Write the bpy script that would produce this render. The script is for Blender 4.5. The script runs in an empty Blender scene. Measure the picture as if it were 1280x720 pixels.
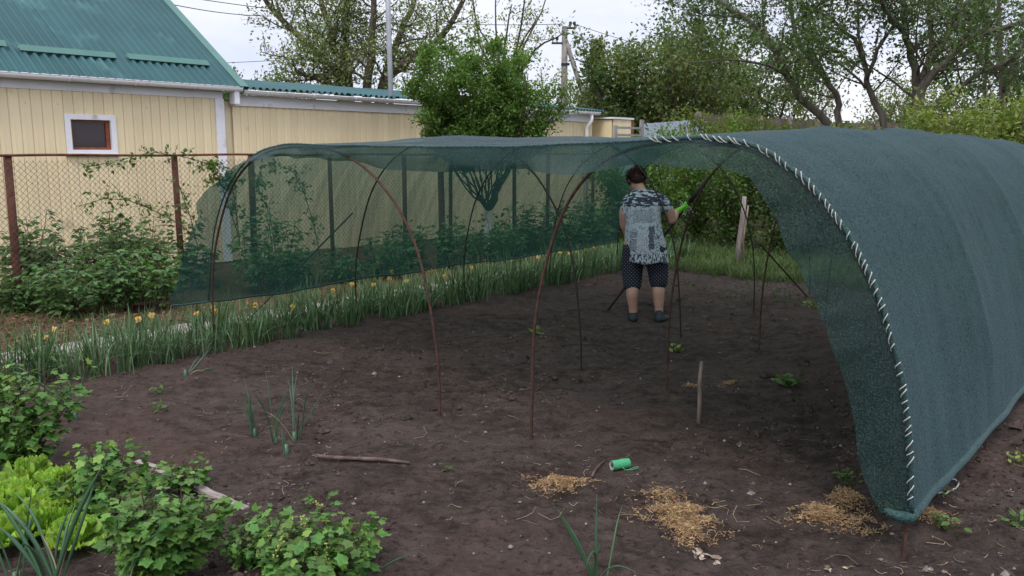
import bpy, math, random
import numpy as np
from math import radians, sin, cos, pi
from mathutils import Vector, Matrix

random.seed(7)
rng = np.random.default_rng(7)
scene = bpy.context.scene
col = scene.collection

# ------------------------------------------------------------------ camera
PITCH = radians(9.37)
CAM_H = 1.65
F_PX = 1030.0
cam_data = bpy.data.cameras.new("camera")
cam = bpy.data.objects.new("camera", cam_data)
col.objects.link(cam)
cam.location = (0, 0, CAM_H)
cam.rotation_euler = (radians(90) - PITCH, 0, 0)
cam_data.sensor_width = 36
cam_data.lens = 36 * F_PX / 1280
cam_data.clip_start = 0.05
cam_data.clip_end = 2000
scene.camera = cam

# ------------------------------------------------------------------ sky and sun
SUN_EL, SUN_ROT = radians(57), radians(193)      # high behind the camera
world = bpy.data.worlds.new("World")
scene.world = world
world.use_nodes = True
nt = world.node_tree
for n in list(nt.nodes):
    nt.nodes.remove(n)
w_out = nt.nodes.new('ShaderNodeOutputWorld')
w_bg = nt.nodes.new('ShaderNodeBackground'); w_bg.inputs['Strength'].default_value = 0.1
w_sky = nt.nodes.new('ShaderNodeTexSky'); w_sky.sky_type = 'NISHITA'; w_sky.sun_disc = False
w_sky.sun_elevation = SUN_EL; w_sky.sun_rotation = SUN_ROT
w_tc = nt.nodes.new('ShaderNodeTexCoord')
w_map = nt.nodes.new('ShaderNodeMapping'); w_map.inputs['Scale'].default_value = (1.0, 1.0, 3.2)
w_map.inputs['Rotation'].default_value = (0, radians(9), 0)
w_noise = nt.nodes.new('ShaderNodeTexNoise'); w_noise.inputs['Scale'].default_value = 3.4
w_noise.inputs['Detail'].default_value = 6; w_noise.inputs['Roughness'].default_value = 0.55
w_ramp = nt.nodes.new('ShaderNodeValToRGB')
w_ramp.color_ramp.elements[0].position = 0.36; w_ramp.color_ramp.elements[0].color = (4.7, 5.0, 6.3, 1)
w_ramp.color_ramp.elements[1].position = 0.62; w_ramp.color_ramp.elements[1].color = (6.2, 6.2, 6.8, 1)
w_sep = nt.nodes.new('ShaderNodeSeparateXYZ')
w_el = nt.nodes.new('ShaderNodeMapRange')          # overcast sky: brighter overhead than at the horizon
w_el.inputs['From Min'].default_value = 0.15; w_el.inputs['From Max'].default_value = 1.0
w_el.inputs['To Min'].default_value = 1.0; w_el.inputs['To Max'].default_value = 2.4
w_mul = nt.nodes.new('ShaderNodeVectorMath'); w_mul.operation = 'SCALE'
w_mix = nt.nodes.new('ShaderNodeMixRGB'); w_mix.inputs['Fac'].default_value = 0.86
L = nt.links.new
L(w_tc.outputs['Generated'], w_map.inputs['Vector']); L(w_map.outputs['Vector'], w_noise.inputs['Vector'])
L(w_noise.outputs['Fac'], w_ramp.inputs['Fac'])
L(w_tc.outputs['Generated'], w_sep.inputs['Vector']); L(w_sep.outputs['Z'], w_el.inputs['Value'])
L(w_ramp.outputs['Color'], w_mul.inputs[0]); L(w_el.outputs['Result'], w_mul.inputs['Scale'])
L(w_sky.outputs['Color'], w_mix.inputs['Color1']); L(w_mul.outputs['Vector'], w_mix.inputs['Color2'])
L(w_mix.outputs['Color'], w_bg.inputs['Color']); L(w_bg.outputs['Background'], w_out.inputs['Surface'])

sun_data = bpy.data.lights.new("sun", 'SUN')
sun = bpy.data.objects.new("sun", sun_data); col.objects.link(sun)
sun_data.energy = 1.1; sun_data.angle = radians(16); sun_data.color = (1.0, 0.95, 0.88)
sd = Vector((sin(SUN_ROT) * cos(SUN_EL), cos(SUN_ROT) * cos(SUN_EL), sin(SUN_EL)))
sun.rotation_euler = (-sd).to_track_quat('-Z', 'Y').to_euler()

scene.view_settings.view_transform = 'Standard'
scene.view_settings.look = 'None'
scene.view_settings.exposure = 0.74
scene.view_settings.gamma = 1.0
scene.render.engine = 'CYCLES'
scene.cycles.max_bounces = 8
scene.cycles.transparent_max_bounces = 24
scene.cycles.diffuse_bounces = 3
scene.cycles.glossy_bounces = 2
scene.cycles.transmission_bounces = 4
scene.cycles.use_denoising = True

# ------------------------------------------------------------------ frames
# garden frame: c runs across the tunnel (to the right), s runs along it (away)
EC = np.array([0.757, -0.653, 0.0]); ES = np.array([0.653, 0.757, 0.0])
GROT = math.atan2(EC[1], EC[0])
def W(c, s, z=0.0):
    return np.array([EC[0]*c + ES[0]*s, EC[1]*c + ES[1]*s, z])
def ray(u, v):
    x = (u - 640) / F_PX; yd = (v - 360) / F_PX
    return np.array([x, cos(PITCH) - yd*sin(PITCH), -(yd*cos(PITCH) + sin(PITCH))])
CAMP = np.array([0, 0, CAM_H])
def at_ground(u, v, z=0.0):
    d = ray(u, v); return CAMP + d * ((z - CAM_H) / d[2])
def at_depth(u, v, Y):
    d = ray(u, v); return CAMP + d * (Y / d[1])
def at_plane(u, v, p0, n):
    d = ray(u, v); n = np.array(n, float); return CAMP + d * (np.dot(np.array(p0) - CAMP, n) / np.dot(d, n))
def at_c(u, v, c):
    return at_plane(u, v, W(c, 0), EC)

# ------------------------------------------------------------------ numpy noise
_perm = rng.random(4096)
def _h(ix, iy):
    return _perm[((ix * 73856093) ^ (iy * 19349663)) & 4095]
def vnoise(x, y):
    ix = np.floor(x).astype(np.int64); iy = np.floor(y).astype(np.int64)
    fx = x - ix; fy = y - iy
    fx = fx*fx*(3-2*fx); fy = fy*fy*(3-2*fy)
    a = _h(ix, iy); b = _h(ix+1, iy); c = _h(ix, iy+1); d = _h(ix+1, iy+1)
    return (a*(1-fx)+b*fx)*(1-fy) + (c*(1-fx)+d*fx)*fy - 0.5
def fbm(x, y, o=4, g=0.5):
    s = 0; a = 1
    for i in range(o):
        s = s + a*vnoise(x*2**i + 17.3*i, y*2**i - 9.1*i); a *= g
    return s
def ground_h(x, y):
    x = np.asarray(x, float); y = np.asarray(y, float)
    c = EC[0]*x + EC[1]*y; s = ES[0]*x + ES[1]*y
    r = np.sqrt(x*x + y*y)
    z = 0.05*fbm(x*0.7, y*0.7, 2) + 0.040*fbm(x*3.2+5, y*4.2, 3)
    fine = np.clip(1.0 - r/16, 0, 1)
    furrow = np.abs(fbm(x*2.4 + 3, y*7.5, 2))
    z = z + fine*(0.034*fbm(x*9, y*13, 4, .65) - 0.03*np.clip(0.10 - furrow, 0, 1)*4*0.25)
    clod = np.clip(vnoise(x*22, y*22) - 0.13, 0, 1)
    rough = np.clip(fbm(x*0.9+40, y*0.9, 2)*2 + 0.5, 0, 1) + np.clip((c+0.9)*2, 0, 1)*0.8
    z = z + fine*clod*0.05*rough
    return z
def gz(x, y):
    return float(ground_h(np.array([x]), np.array([y]))[0])

# ------------------------------------------------------------------ mesh building
class MB:
    def __init__(self):
        self.v = []; self.f = []; self.n = 0
    def add(self, v, *faces):
        v = np.asarray(v, float).reshape(-1, 3)
        for f in faces:
            f = np.asarray(f, dtype=np.int64)
            if f.size:
                self.f.append(f + self.n)
        self.v.append(v); self.n += len(v)
        return self
    def box(self, x0, x1, y0, y1, z0, z1):
        v = [(x, y, z) for x in (x0, x1) for y in (y0, y1) for z in (z0, z1)]
        return self.add(v, [(0,1,3,2),(4,6,7,5),(0,4,5,1),(2,3,7,6),(0,2,6,4),(1,5,7,3)])
    def tube(self, pts, r, sides=6, caps=True, ry=None):
        v, q, t = tube_arrays(pts, r, sides, caps, ry)
        return self.add(v, q, t)
    def ellipsoid(self, c, rx, ry, rz, rot=None, nu=16, nv=10):
        th = np.linspace(0, 2*pi, nu, endpoint=False); ph = np.linspace(0, pi, nv+1)[1:-1]
        v = [(0, 0, 1)]
        for p in ph:
            for t in th: v.append((sin(p)*cos(t), sin(p)*sin(t), cos(p)))
        v.append((0, 0, -1)); v = np.array(v) * [rx, ry, rz]
        if rot is not None: v = v @ np.array(rot).T
        v = v + np.asarray(c)
        q = []; t3 = []
        m = len(ph)
        for i in range(m-1):
            for j in range(nu):
                a = 1+i*nu+j; b = 1+i*nu+(j+1) % nu; q.append((a, a+nu, b+nu, b))
        for j in range(nu):
            t3.append((0, 1+j, 1+(j+1) % nu)); e = 1+(m-1)*nu
            t3.append((len(v)-1, e+(j+1) % nu, e+j))
        return self.add(v, q, t3)
    def mesh(self, name, smooth=True):
        return mesh_from(name, np.concatenate(self.v) if self.v else np.zeros((0,3)), self.f, smooth)
    def build(self, name, mat, parent=None, smooth=True, **kw):
        return link(name, self.mesh(name, smooth), mat, parent, **kw)

def tube_arrays(pts, r, sides=6, caps=True, ry=None):
    P = np.asarray(pts, float); K = len(P)
    R = np.broadcast_to(np.asarray(r, float), (K,))
    RY = R if ry is None else np.broadcast_to(np.asarray(ry, float), (K,))
    T = np.gradient(P, axis=0); T /= np.maximum(np.linalg.norm(T, axis=1, keepdims=True), 1e-9)
    up = np.array([0, 0, 1.0]) if abs(T[0][2]) < 0.9 else np.array([0, 1.0, 0])
    n = np.cross(up, T[0]); n /= np.linalg.norm(n)
    ang = np.linspace(0, 2*pi, sides, endpoint=False)
    ca = np.cos(ang)[:, None]; sa = np.sin(ang)[:, None]
    V = np.zeros((K, sides, 3))
    for i in range(K):
        n = n - T[i]*np.dot(n, T[i]); n /= max(np.linalg.norm(n), 1e-9)
        b = np.cross(T[i], n)
        V[i] = P[i] + ca*n*R[i] + sa*b*RY[i]
    i, j = np.meshgrid(np.arange(K-1), np.arange(sides), indexing='ij')
    a = (i*sides + j).ravel(); b = (i*sides + (j+1) % sides).ravel()
    q = np.stack([a, b, b+sides, a+sides], 1)
    v = V.reshape(-1, 3); t = np.zeros((0, 3), int)
    if caps:
        v = np.vstack([v, P[0], P[-1]]); n0 = K*sides
        t = np.array([(n0, (k+1) % sides, k) for k in range(sides)] + [(n0+1, n0-sides+k, n0-sides+(k+1) % sides) for k in range(sides)])
    return v, q, t

def mesh_from(name, verts, facelist, smooth=True):
    me = bpy.data.meshes.new(name)
    me.vertices.add(len(verts)); me.vertices.foreach_set('co', np.ascontiguousarray(verts, dtype=np.float32).ravel())
    if facelist:
        sizes = np.concatenate([np.full(len(f), f.shape[1], dtype=np.int32) for f in facelist])
        loops = np.concatenate([f.ravel() for f in facelist]).astype(np.int32)
        me.loops.add(len(loops)); me.polygons.add(len(sizes))
        me.loops.foreach_set('vertex_index', loops)
        st = np.zeros(len(sizes), dtype=np.int32); st[1:] = np.cumsum(sizes)[:-1]
        me.polygons.foreach_set('loop_start', st)
        me.polygons.foreach_set('use_smooth', np.full(len(sizes), bool(smooth)))
    me.update(calc_edges=True); me.validate()
    return me

def link(name, me, mat, parent=None, loc=None, label=None, cat=None, group=None, kind=None):
    if mat is not None and not me.materials: me.materials.append(mat)
    o = bpy.data.objects.new(name, me); col.objects.link(o)
    if parent is not None: o.parent = parent
    if loc is not None: o.location = loc
    return tag(o, label, cat, group, kind)
def tag(o, label=None, cat=None, group=None, kind=None):
    if label: o['label'] = label
    if cat: o['category'] = cat
    if group: o['group'] = group
    if kind: o['kind'] = kind
    return o
def thing(name, label, cat, loc=(0, 0, 0), rz=0.0, group=None):
    o = bpy.data.objects.new(name, None); col.objects.link(o)
    o.empty_display_size = 0.1
    o.location = tuple(loc); o.rotation_euler = (0, 0, rz)
    return tag(o, label, cat, group)
def copy_tree(o, parent=None):
    c = o.copy(); col.objects.link(c)
    if parent is not None: c.parent = parent
    for ch in o.children: copy_tree(ch, c)
    return c

def nrm(a):
    return a / np.maximum(np.linalg.norm(a, axis=-1, keepdims=True), 1e-9)
LEAF4 = (np.array([(0,0,0),(.27,.42,.07),(0,1,-.03),(-.27,.42,.07)]), [np.array([(0,1,2,3)])])
LEAF_OVAL = (np.array([(0,0,0),(0,.5,-.03),(0,1,-.1),(.24,.28,.05),(.23,.66,.03),(-.24,.28,.05),(-.23,.66,.03)]),
             [np.array([(0,3,4,1),(0,1,6,5)]), np.array([(1,4,2),(1,2,6)])])
def lobed(seed=0):
    r_ = random.Random(seed)
    lob = [(-152,.52),(-122,.74),(-96,.60),(-64,.93),(-34,.66),(-14,.92),(0,1.10),(14,.92),(34,.66),(64,.93),(96,.60),(122,.74),(152,.52)]
    v = [(0, .30, -.05)]
    for a, rr in lob:
        rr *= r_.uniform(.9, 1.1); a_ = radians(a + r_.uniform(-4, 4))
        v.append((sin(a_)*rr*.62, .30+cos(a_)*rr*.62, (.08 if rr < .45 else -.07)*r_.uniform(.6, 1.4)))
    v.append((0, .05, 0))
    n = len(v)
    return np.array(v), [np.array([(0, i+1, i) for i in range(1, n-1)] + [(0, 1, n-1)])]
def leaves(mb, cen, axis, normal, size, tmpl):
    tv, tf = tmpl
    cen = np.asarray(cen); N = len(cen)
    if N == 0: return
    a = nrm(np.asarray(axis)); n = np.asarray(normal); n = nrm(n - a*(n*a).sum(1, keepdims=True)); b = np.cross(n, a)
    size = np.broadcast_to(np.asarray(size, float), (N,))[:, None, None]
    V = cen[:, None, :] + size*(tv[None, :, 0:1]*b[:, None, :] + tv[None, :, 1:2]*a[:, None, :] + tv[None, :, 2:3]*n[:, None, :])
    k = len(tv)
    mb.add(V.reshape(-1, 3), *[(f[None] + (np.arange(N)*k)[:, None, None]).reshape(-1, f.shape[1]) for f in tf])
def blades(mb, base, az, length, width, lean, K=6, droop=None, fold=True):
    base = np.asarray(base); N = len(base)
    t = np.linspace(0, 1, K)[None, :]
    length = np.broadcast_to(length, (N,))[:, None]; lean = np.broadcast_to(lean, (N,))[:, None]
    width = np.broadcast_to(width, (N,))[:, None]
    dr = 0.0 if droop is None else np.broadcast_to(droop, (N,))[:, None]
    hor = length*(lean*t + (0.35*lean + dr)*t**2.2)
    ver = length*(t*np.sqrt(np.clip(1-lean**2*.6, .1, 1)) - (0.25*lean + dr*.9)*t**2.6)
    d = np.stack([np.cos(az), np.sin(az), 0*az], 1); p = np.stack([-np.sin(az), np.cos(az), 0*az], 1)
    C = base[:, None, :] + hor[..., None]*d[:, None, :]; C[..., 2] += ver
    w = width*np.clip(1-t**3, 0.04, 1)*(0.75+0.5*np.minimum(t*3, 1)*0.5)
    Lv = C + w[..., None]*p[:, None, :]*.5; Rv = C - w[..., None]*p[:, None, :]*.5
    Mv = C - (w*.35)[..., None]*d[:, None, :]
    V = np.stack([Lv, Mv, Rv], 2).reshape(-1, 3)
    q = []
    i = np.arange(K-1)*3
    one = np.concatenate([np.stack([i, i+1, i+4, i+3], 1), np.stack([i+1, i+2, i+5, i+4], 1)])
    mb.add(V, (one[None] + (np.arange(N)*K*3)[:, None, None]).reshape(-1, 4))

# ------------------------------------------------------------------ materials
def mat(name, c1, c2=None, scale=20, rough=0.8, bump=0.0, bscale=60, spec=0.3, metal=0.0, island=0.0, transl=0.0,
        detail=4, stretch=(1, 1, 1), contrast=(0.35, 0.65), dirt=None, sheen=0.0, coords='Object'):
    m = bpy.data.materials.new(name); m.use_nodes = True
    nt = m.node_tree; N = nt.nodes; Lk = nt.links.new
    b = N['Principled BSDF']; out = N['Material Output']
    b.inputs['Roughness'].default_value = rough; b.inputs['Specular IOR Level'].default_value = spec
    b.inputs['Metallic'].default_value = metal
    if sheen: b.inputs['Sheen Weight'].default_value = sheen
    tc = N.new('ShaderNodeTexCoord'); mp = N.new('ShaderNodeMapping'); mp.inputs['Scale'].default_value = stretch
    if coords == 'World':
        gw = N.new('ShaderNodeNewGeometry'); Lk(gw.outputs['Position'], mp.inputs['Vector'])
    else: Lk(tc.outputs[coords], mp.inputs['Vector'])
    c2 = c2 or tuple(x*.8 for x in c1)
    nz = N.new('ShaderNodeTexNoise'); nz.inputs['Scale'].default_value = scale; nz.inputs['Detail'].default_value = detail
    Lk(mp.outputs['Vector'], nz.inputs['Vector'])
    rp = N.new('ShaderNodeValToRGB')
    rp.color_ramp.elements[0].position = contrast[0]; rp.color_ramp.elements[1].position = contrast[1]
    rp.color_ramp.elements[0].color = (*c1, 1); rp.color_ramp.elements[1].color = (*c2, 1)
    Lk(nz.outputs['Fac'], rp.inputs['Fac'])
    c = rp.outputs['Color']
    if dirt:
        n2 = N.new('ShaderNodeTexNoise'); n2.inputs['Scale'].default_value = dirt[1]; n2.inputs['Detail'].default_value = 6
        Lk(mp.outputs['Vector'], n2.inputs['Vector'])
        r2 = N.new('ShaderNodeMapRange'); r2.inputs['From Min'].default_value = dirt[2]; r2.inputs['From Max'].default_value = dirt[2]+.15
        Lk(n2.outputs['Fac'], r2.inputs['Value'])
        mx = N.new('ShaderNodeMixRGB'); mx.inputs['Color2'].default_value = (*dirt[0], 1)
        Lk(r2.outputs['Result'], mx.inputs['Fac']); Lk(c, mx.inputs['Color1']); c = mx.outputs['Color']
    if island:
        g = N.new('ShaderNodeNewGeometry'); oi = N.new('ShaderNodeObjectInfo')
        ad = N.new('ShaderNodeMath'); ad.operation = 'ADD'; Lk(g.outputs['Random Per Island'], ad.inputs[0]); Lk(oi.outputs['Random'], ad.inputs[1])
        fr = N.new('ShaderNodeMath'); fr.operation = 'FRACT'; Lk(ad.outputs[0], fr.inputs[0])
        hs = N.new('ShaderNodeHueSaturation')
        m1 = N.new('ShaderNodeMapRange'); m1.inputs['To Min'].default_value = 1-island; m1.inputs['To Max'].default_value = 1+island
        Lk(fr.outputs[0], m1.inputs['Value']); Lk(m1.outputs['Result'], hs.inputs['Value'])
        m2 = N.new('ShaderNodeMapRange'); m2.inputs['To Min'].default_value = 0.5-.03*island*2; m2.inputs['To Max'].default_value = 0.5+.03*island*2
        f2 = N.new('ShaderNodeMath'); f2.operation = 'MULTIPLY'; f2.inputs[1].default_value = 7.31
        f3 = N.new('ShaderNodeMath'); f3.operation = 'FRACT'; Lk(fr.outputs[0], f2.inputs[0]); Lk(f2.outputs[0], f3.inputs[0]); Lk(f3.outputs[0], m2.inputs['Value'])
        Lk(m2.outputs['Result'], hs.inputs['Hue'])
        Lk(c, hs.inputs['Color']); c = hs.outputs['Color']
    Lk(c, b.inputs['Base Color'])
    if bump:
        nb = N.new('ShaderNodeTexNoise'); nb.inputs['Scale'].default_value = bscale; nb.inputs['Detail'].default_value = 5
        Lk(mp.outputs['Vector'], nb.inputs['Vector'])
        bp = N.new('ShaderNodeBump'); bp.inputs['Strength'].default_value = bump; bp.inputs['Distance'].default_value = 0.01
        Lk(nb.outputs['Fac'], bp.inputs['Height']); Lk(bp.outputs['Normal'], b.inputs['Normal'])
    if transl:
        tr = N.new('ShaderNodeBsdfTranslucent'); ms = N.new('ShaderNodeMixShader'); ms.inputs['Fac'].default_value = transl
        sat = N.new('ShaderNodeMixRGB'); sat.blend_type = 'MULTIPLY'; sat.inputs['Fac'].default_value = 1; sat.inputs['Color2'].default_value = (1.5, 1.5, .7, 1)
        Lk(c, sat.inputs['Color1']); Lk(sat.outputs['Color'], tr.inputs['Color'])
        Lk(b.outputs['BSDF'], ms.inputs[1]); Lk(tr.outputs['BSDF'], ms.inputs[2]); Lk(ms.outputs['Shader'], out.inputs['Surface'])
    return m

M = {}
M['siding'] = mat('cream siding', (.83, .695, .44), (.78, .645, .40), scale=1.3, rough=.45, spec=.4, dirt=((.42, .33, .18), 2.2, .66), island=.05, coords='World')
M['white'] = mat('white painted metal', (.84, .83, .85), (.76, .75, .77), scale=3, rough=.4, spec=.5, dirt=((.45, .42, .38), 5, .62))
M['roof'] = mat('green roof metal', (.012, .066, .070), (.018, .085, .088), scale=1.5, rough=.6, spec=.35, dirt=((.045, .14, .135), 2, .60), coords='World')
M['guard'] = mat('roof guard metal', (.05, .14, .115), (.06, .16, .13), scale=3, rough=.5, spec=.4)
M['winwood'] = mat('brown window frame', (.28, .085, .035), (.18, .055, .025), scale=12, rough=.5)
M['rust'] = mat('rusty post', (.15, .058, .036), (.085, .033, .022), scale=14, rough=.85, bump=.3, dirt=((.17, .07, .035), 20, .6))
M['rod'] = mat('rusty rod', (.085, .040, .028), (.045, .022, .018), scale=30, rough=.8, bump=.3)
M['rod_dark'] = mat('dark rod', (.022, .020, .019), (.04, .028, .022), scale=20, rough=.6)
M['wire'] = mat('galvanised wire', (.15, .13, .11), (.09, .075, .06), scale=20, rough=.6, metal=.2)
M['bark'] = mat('bark', (.13, .105, .085), (.06, .048, .038), scale=9, rough=.95, bump=.8, bscale=30, stretch=(1, 1, .25))
M['bark_grey'] = mat('grey bark', (.17, .145, .12), (.08, .066, .052), scale=9, rough=.95, bump=.8, bscale=30, stretch=(1, 1, .25))
M['whitewash'] = mat('whitewashed bark', (.62, .60, .55), (.36, .33, .28), scale=10, rough=.95, bump=.6)
M['twig'] = mat('twig bark', (.09, .062, .045), (.05, .035, .025), scale=30, rough=.9)
def leafmat(name, c, isl=.3, tr=.3, rough=.55, spec=.3):
    return mat(name, c, tuple(x*.72 for x in c), scale=3, rough=rough, spec=spec, island=isl, transl=tr)
M['lf_dark'] = leafmat('dark leaves', (.085, .145, .042))
M['lf_mid'] = leafmat('mid green leaves', (.095, .17, .04))
M['lf_willow'] = leafmat('willow leaves', (.20, .26, .10))
M['lf_yellow'] = leafmat('yellow green leaves', (.19, .25, .055))
M['lf_bush'] = leafmat('bright bush leaves', (.105, .20, .036))
M['lf_olive'] = leafmat('olive leaves', (.145, .185, .058))
M['lf_conifer'] = leafmat('conifer needles', (.13, .17, .055), tr=.25)
M['lf_currant'] = leafmat('currant leaves', (.092, .20, .038), isl=.32, tr=.22, rough=.5)
M['lf_currant2'] = leafmat('young currant leaves', (.15, .27, .05), isl=.3, tr=.28, rough=.5)
M['lf_rasp'] = leafmat('raspberry leaves', (.10, .19, .062), isl=.35)
M['lf_lettuce'] = leafmat('lettuce leaves', (.36, .58, .10), isl=.2, tr=.4, rough=.45)
M['lf_daff'] = leafmat('daffodil leaves', (.105, .18, .085), isl=.5, tr=.2, rough=.45)
M['lf_onion'] = leafmat('onion leaves', (.065, .145, .075), isl=.25, tr=.15, rough=.35, spec=.45)
M['dry'] = mat('dry stalk', (.40, .33, .22), (.25, .19, .12), scale=20, rough=.85, island=.35, transl=.1)
M['straw'] = mat('dry straw', (.42, .28, .14), (.24, .145, .07), scale=30, rough=.85, island=.4)
M['petal'] = mat('yellow petals', (.62, .50, .20), (.62, .40, .08), scale=30, rough=.6, transl=.2, island=.15)
M['petal_old'] = mat('faded petals', (.62, .50, .26), (.45, .32, .14), scale=30, rough=.7, transl=.2, island=.2)
M['flower'] = mat('currant blossom', (.36, .38, .10), (.25, .26, .08), scale=60, rough=.7, island=.2)
M['grass'] = leafmat('grass blades', (.075, .125, .032), isl=.35)
M['concrete'] = mat('path concrete', (.36, .31, .29), (.24, .21, .19), scale=8, rough=.9, bump=.4, coords='World')
M['greywood'] = mat('weathered timber', (.30, .255, .235), (.17, .14, .125), scale=7, rough=.9, bump=.5, stretch=(8, 8, 1))
M['plankwood'] = mat('grey plank wood', (.34, .29, .27), (.19, .155, .14), scale=9, rough=.9, bump=.5, stretch=(.9, 9, 9))
M['stakewood'] = mat('old stake wood', (.26, .20, .15), (.13, .10, .075), scale=9, rough=.9, bump=.5, stretch=(6, 6, 1))
M['stick'] = mat('stick bark', (.15, .10, .09), (.08, .05, .045), scale=18, rough=.8, bump=.5)
M['poleconc'] = mat('utility pole concrete', (.24, .22, .20), (.14, .13, .12), scale=6, rough=.9, bump=.4)
M['metalpole'] = mat('grey metal pole', (.36, .37, .39), (.28, .29, .31), scale=4, rough=.5, metal=.3)
M['bluemetal'] = mat('pale blue fence metal', (.42, .48, .58), (.36, .42, .52), scale=1.5, rough=.45, spec=.4)
M['brownfence'] = mat('brown fence board', (.15, .115, .10), (.10, .078, .07), scale=3, rough=.8, island=.15)
M['greypaint'] = mat('grey gate paint', (.33, .33, .33), (.26, .25, .25), scale=3, rough=.6)
M['cord'] = mat('white twine', (.56, .56, .51), (.36, .36, .32), scale=200, rough=.8)
M['spool'] = mat('green twine', (.10, .46, .22), (.06, .34, .16), scale=90, rough=.55, stretch=(6, .6, .6), bump=.6, bscale=160)
M['spoolcore'] = mat('cardboard core', (.34, .33, .28), (.25, .24, .2), scale=40, rough=.9)
M['darkhole'] = mat('core shade', (.03, .03, .03), rough=.9)
M['black'] = mat('black insulator', (.02, .02, .022), (.03, .03, .03), rough=.4)
M['redroof'] = mat('far tiled roof', (.22, .12, .10), (.17, .09, .08), scale=2, rough=.8)
M['farwall'] = mat('far house wall', (.55, .52, .48), (.45, .42, .4), scale=1, rough=.8)
M['skin'] = mat('skin', (.56, .33, .25), (.49, .27, .20), scale=8, rough=.5, spec=.35)
M['hair'] = mat('dark brown hair', (.075, .028, .020), (.035, .014, .011), scale=60, rough=.45, spec=.4, island=.4)
M['glove'] = mat('lime green glove', (.22, .62, .06), (.16, .50, .05), scale=40, rough=.7, bump=.4, bscale=200)
M['slipper'] = mat('dark slipper', (.018, .030, .034), (.03, .04, .045), scale=20, rough=.6)
M['glass'] = None

# window glass: dark, reflective
m = bpy.data.materials.new('window glass'); m.use_nodes = True
b = m.node_tree.nodes['Principled BSDF']; b.inputs['Base Color'].default_value = (.05, .035, .035, 1); b.inputs['Roughness'].default_value = .12
b.inputs['Specular IOR Level'].default_value = .5
M['glass'] = m

# shade net: knitted fabric with open stitches
def net_material(name, cover, k=1.0, ks=135, rough=.55, spec=.38):
    m = bpy.data.materials.new(name); m.use_nodes = True
    nt = m.node_tree; N = nt.nodes; Lk = nt.links.new
    b = N['Principled BSDF']; out = N['Material Output']
    tc = N.new('ShaderNodeTexCoord')
    def noise(scale, detail, rough, stretch):
        mp = N.new('ShaderNodeMapping'); mp.inputs['Scale'].default_value = stretch; Lk(tc.outputs['Object'], mp.inputs['Vector'])
        n = N.new('ShaderNodeTexNoise'); n.inputs['Scale'].default_value = scale; n.inputs['Detail'].default_value = detail
        n.inputs['Roughness'].default_value = rough; Lk(mp.outputs['Vector'], n.inputs['Vector']); return n.outputs['Fac']
    def rng_(src, a, b_, t0=0., t1=1.):
        r = N.new('ShaderNodeMapRange'); r.inputs['From Min'].default_value = a; r.inputs['From Max'].default_value = b_
        r.inputs['To Min'].default_value = t0; r.inputs['To Max'].default_value = t1; Lk(src, r.inputs['Value']); return r.outputs['Result']
    def op(o, a, b_):
        n = N.new('ShaderNodeMath'); n.operation = o
        for i, s_ in enumerate((a, b_)):
            if isinstance(s_, (int, float)): n.inputs[i].default_value = s_
            else: Lk(s_, n.inputs[i])
        return n.outputs[0]
    knit = noise(ks, 3, .85, (1, 1.6, 1)); dust = noise(1.6, 5, .6, (1, 1, 1)); streak = noise(1.0, 4, .6, (.8, 9, .8))
    r = N.new('ShaderNodeValToRGB')
    r.color_ramp.elements[0].position = .41; r.color_ramp.elements[1].position = .61
    r.color_ramp.elements[0].color = (.004*k, .019*k, .020*k, 1); r.color_ramp.elements[1].color = (.080*k, .188*k, .168*k, 1)
    Lk(knit, r.inputs['Fac'])
    mx = N.new('ShaderNodeMixRGB'); mx.inputs['Color2'].default_value = (.040, .078, .080, 1)
    Lk(op('ADD', rng_(dust, .48, .72, 0, .32), rng_(streak, .45, .7, 0, .14)), mx.inputs['Fac']); Lk(r.outputs['Color'], mx.inputs['Color1'])
    Lk(mx.outputs['Color'], b.inputs['Base Color'])
    b.inputs['Roughness'].default_value = rough; b.inputs['Specular IOR Level'].default_value = spec
    b.inputs['Sheen Weight'].default_value = .16; b.inputs['Sheen Roughness'].default_value = .35; b.inputs['Sheen Tint'].default_value = (.6, .75, 1, 1)
    tl = N.new('ShaderNodeBsdfTranslucent'); tl.inputs['Color'].default_value = (.022, .11, .085, 1)
    ms = N.new('ShaderNodeMixShader'); ms.inputs['Fac'].default_value = .25
    Lk(b.outputs['BSDF'], ms.inputs[1]); Lk(tl.outputs['BSDF'], ms.inputs[2])
    tp = N.new('ShaderNodeBsdfTransparent'); tp.inputs['Color'].default_value = (.80, .95, .90, 1)
    a = op('ADD', rng_(knit, .38, .62, cover-.14, cover+.14), rng_(streak, .4, .6, -.05, .05))
    m2 = N.new('ShaderNodeMixShader'); Lk(op('MINIMUM', a, 1.0), m2.inputs['Fac'])
    Lk(tp.outputs['BSDF'], m2.inputs[1]); Lk(ms.outputs['Shader'], m2.inputs[2]); Lk(m2.outputs['Shader'], out.inputs['Surface'])
    bp = N.new('ShaderNodeBump'); bp.inputs['Strength'].default_value = .5; bp.inputs['Distance'].default_value = .006
    Lk(knit, bp.inputs['Height']); Lk(bp.outputs['Normal'], b.inputs['Normal'])
    return m
M['net'] = net_material('shade net', .68, .42)
M['net_dense'] = net_material('dense shade net', .94, .52, 90, .75, .15)
M['net_roll'] = net_material('rolled net hem', .97, .8)

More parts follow.
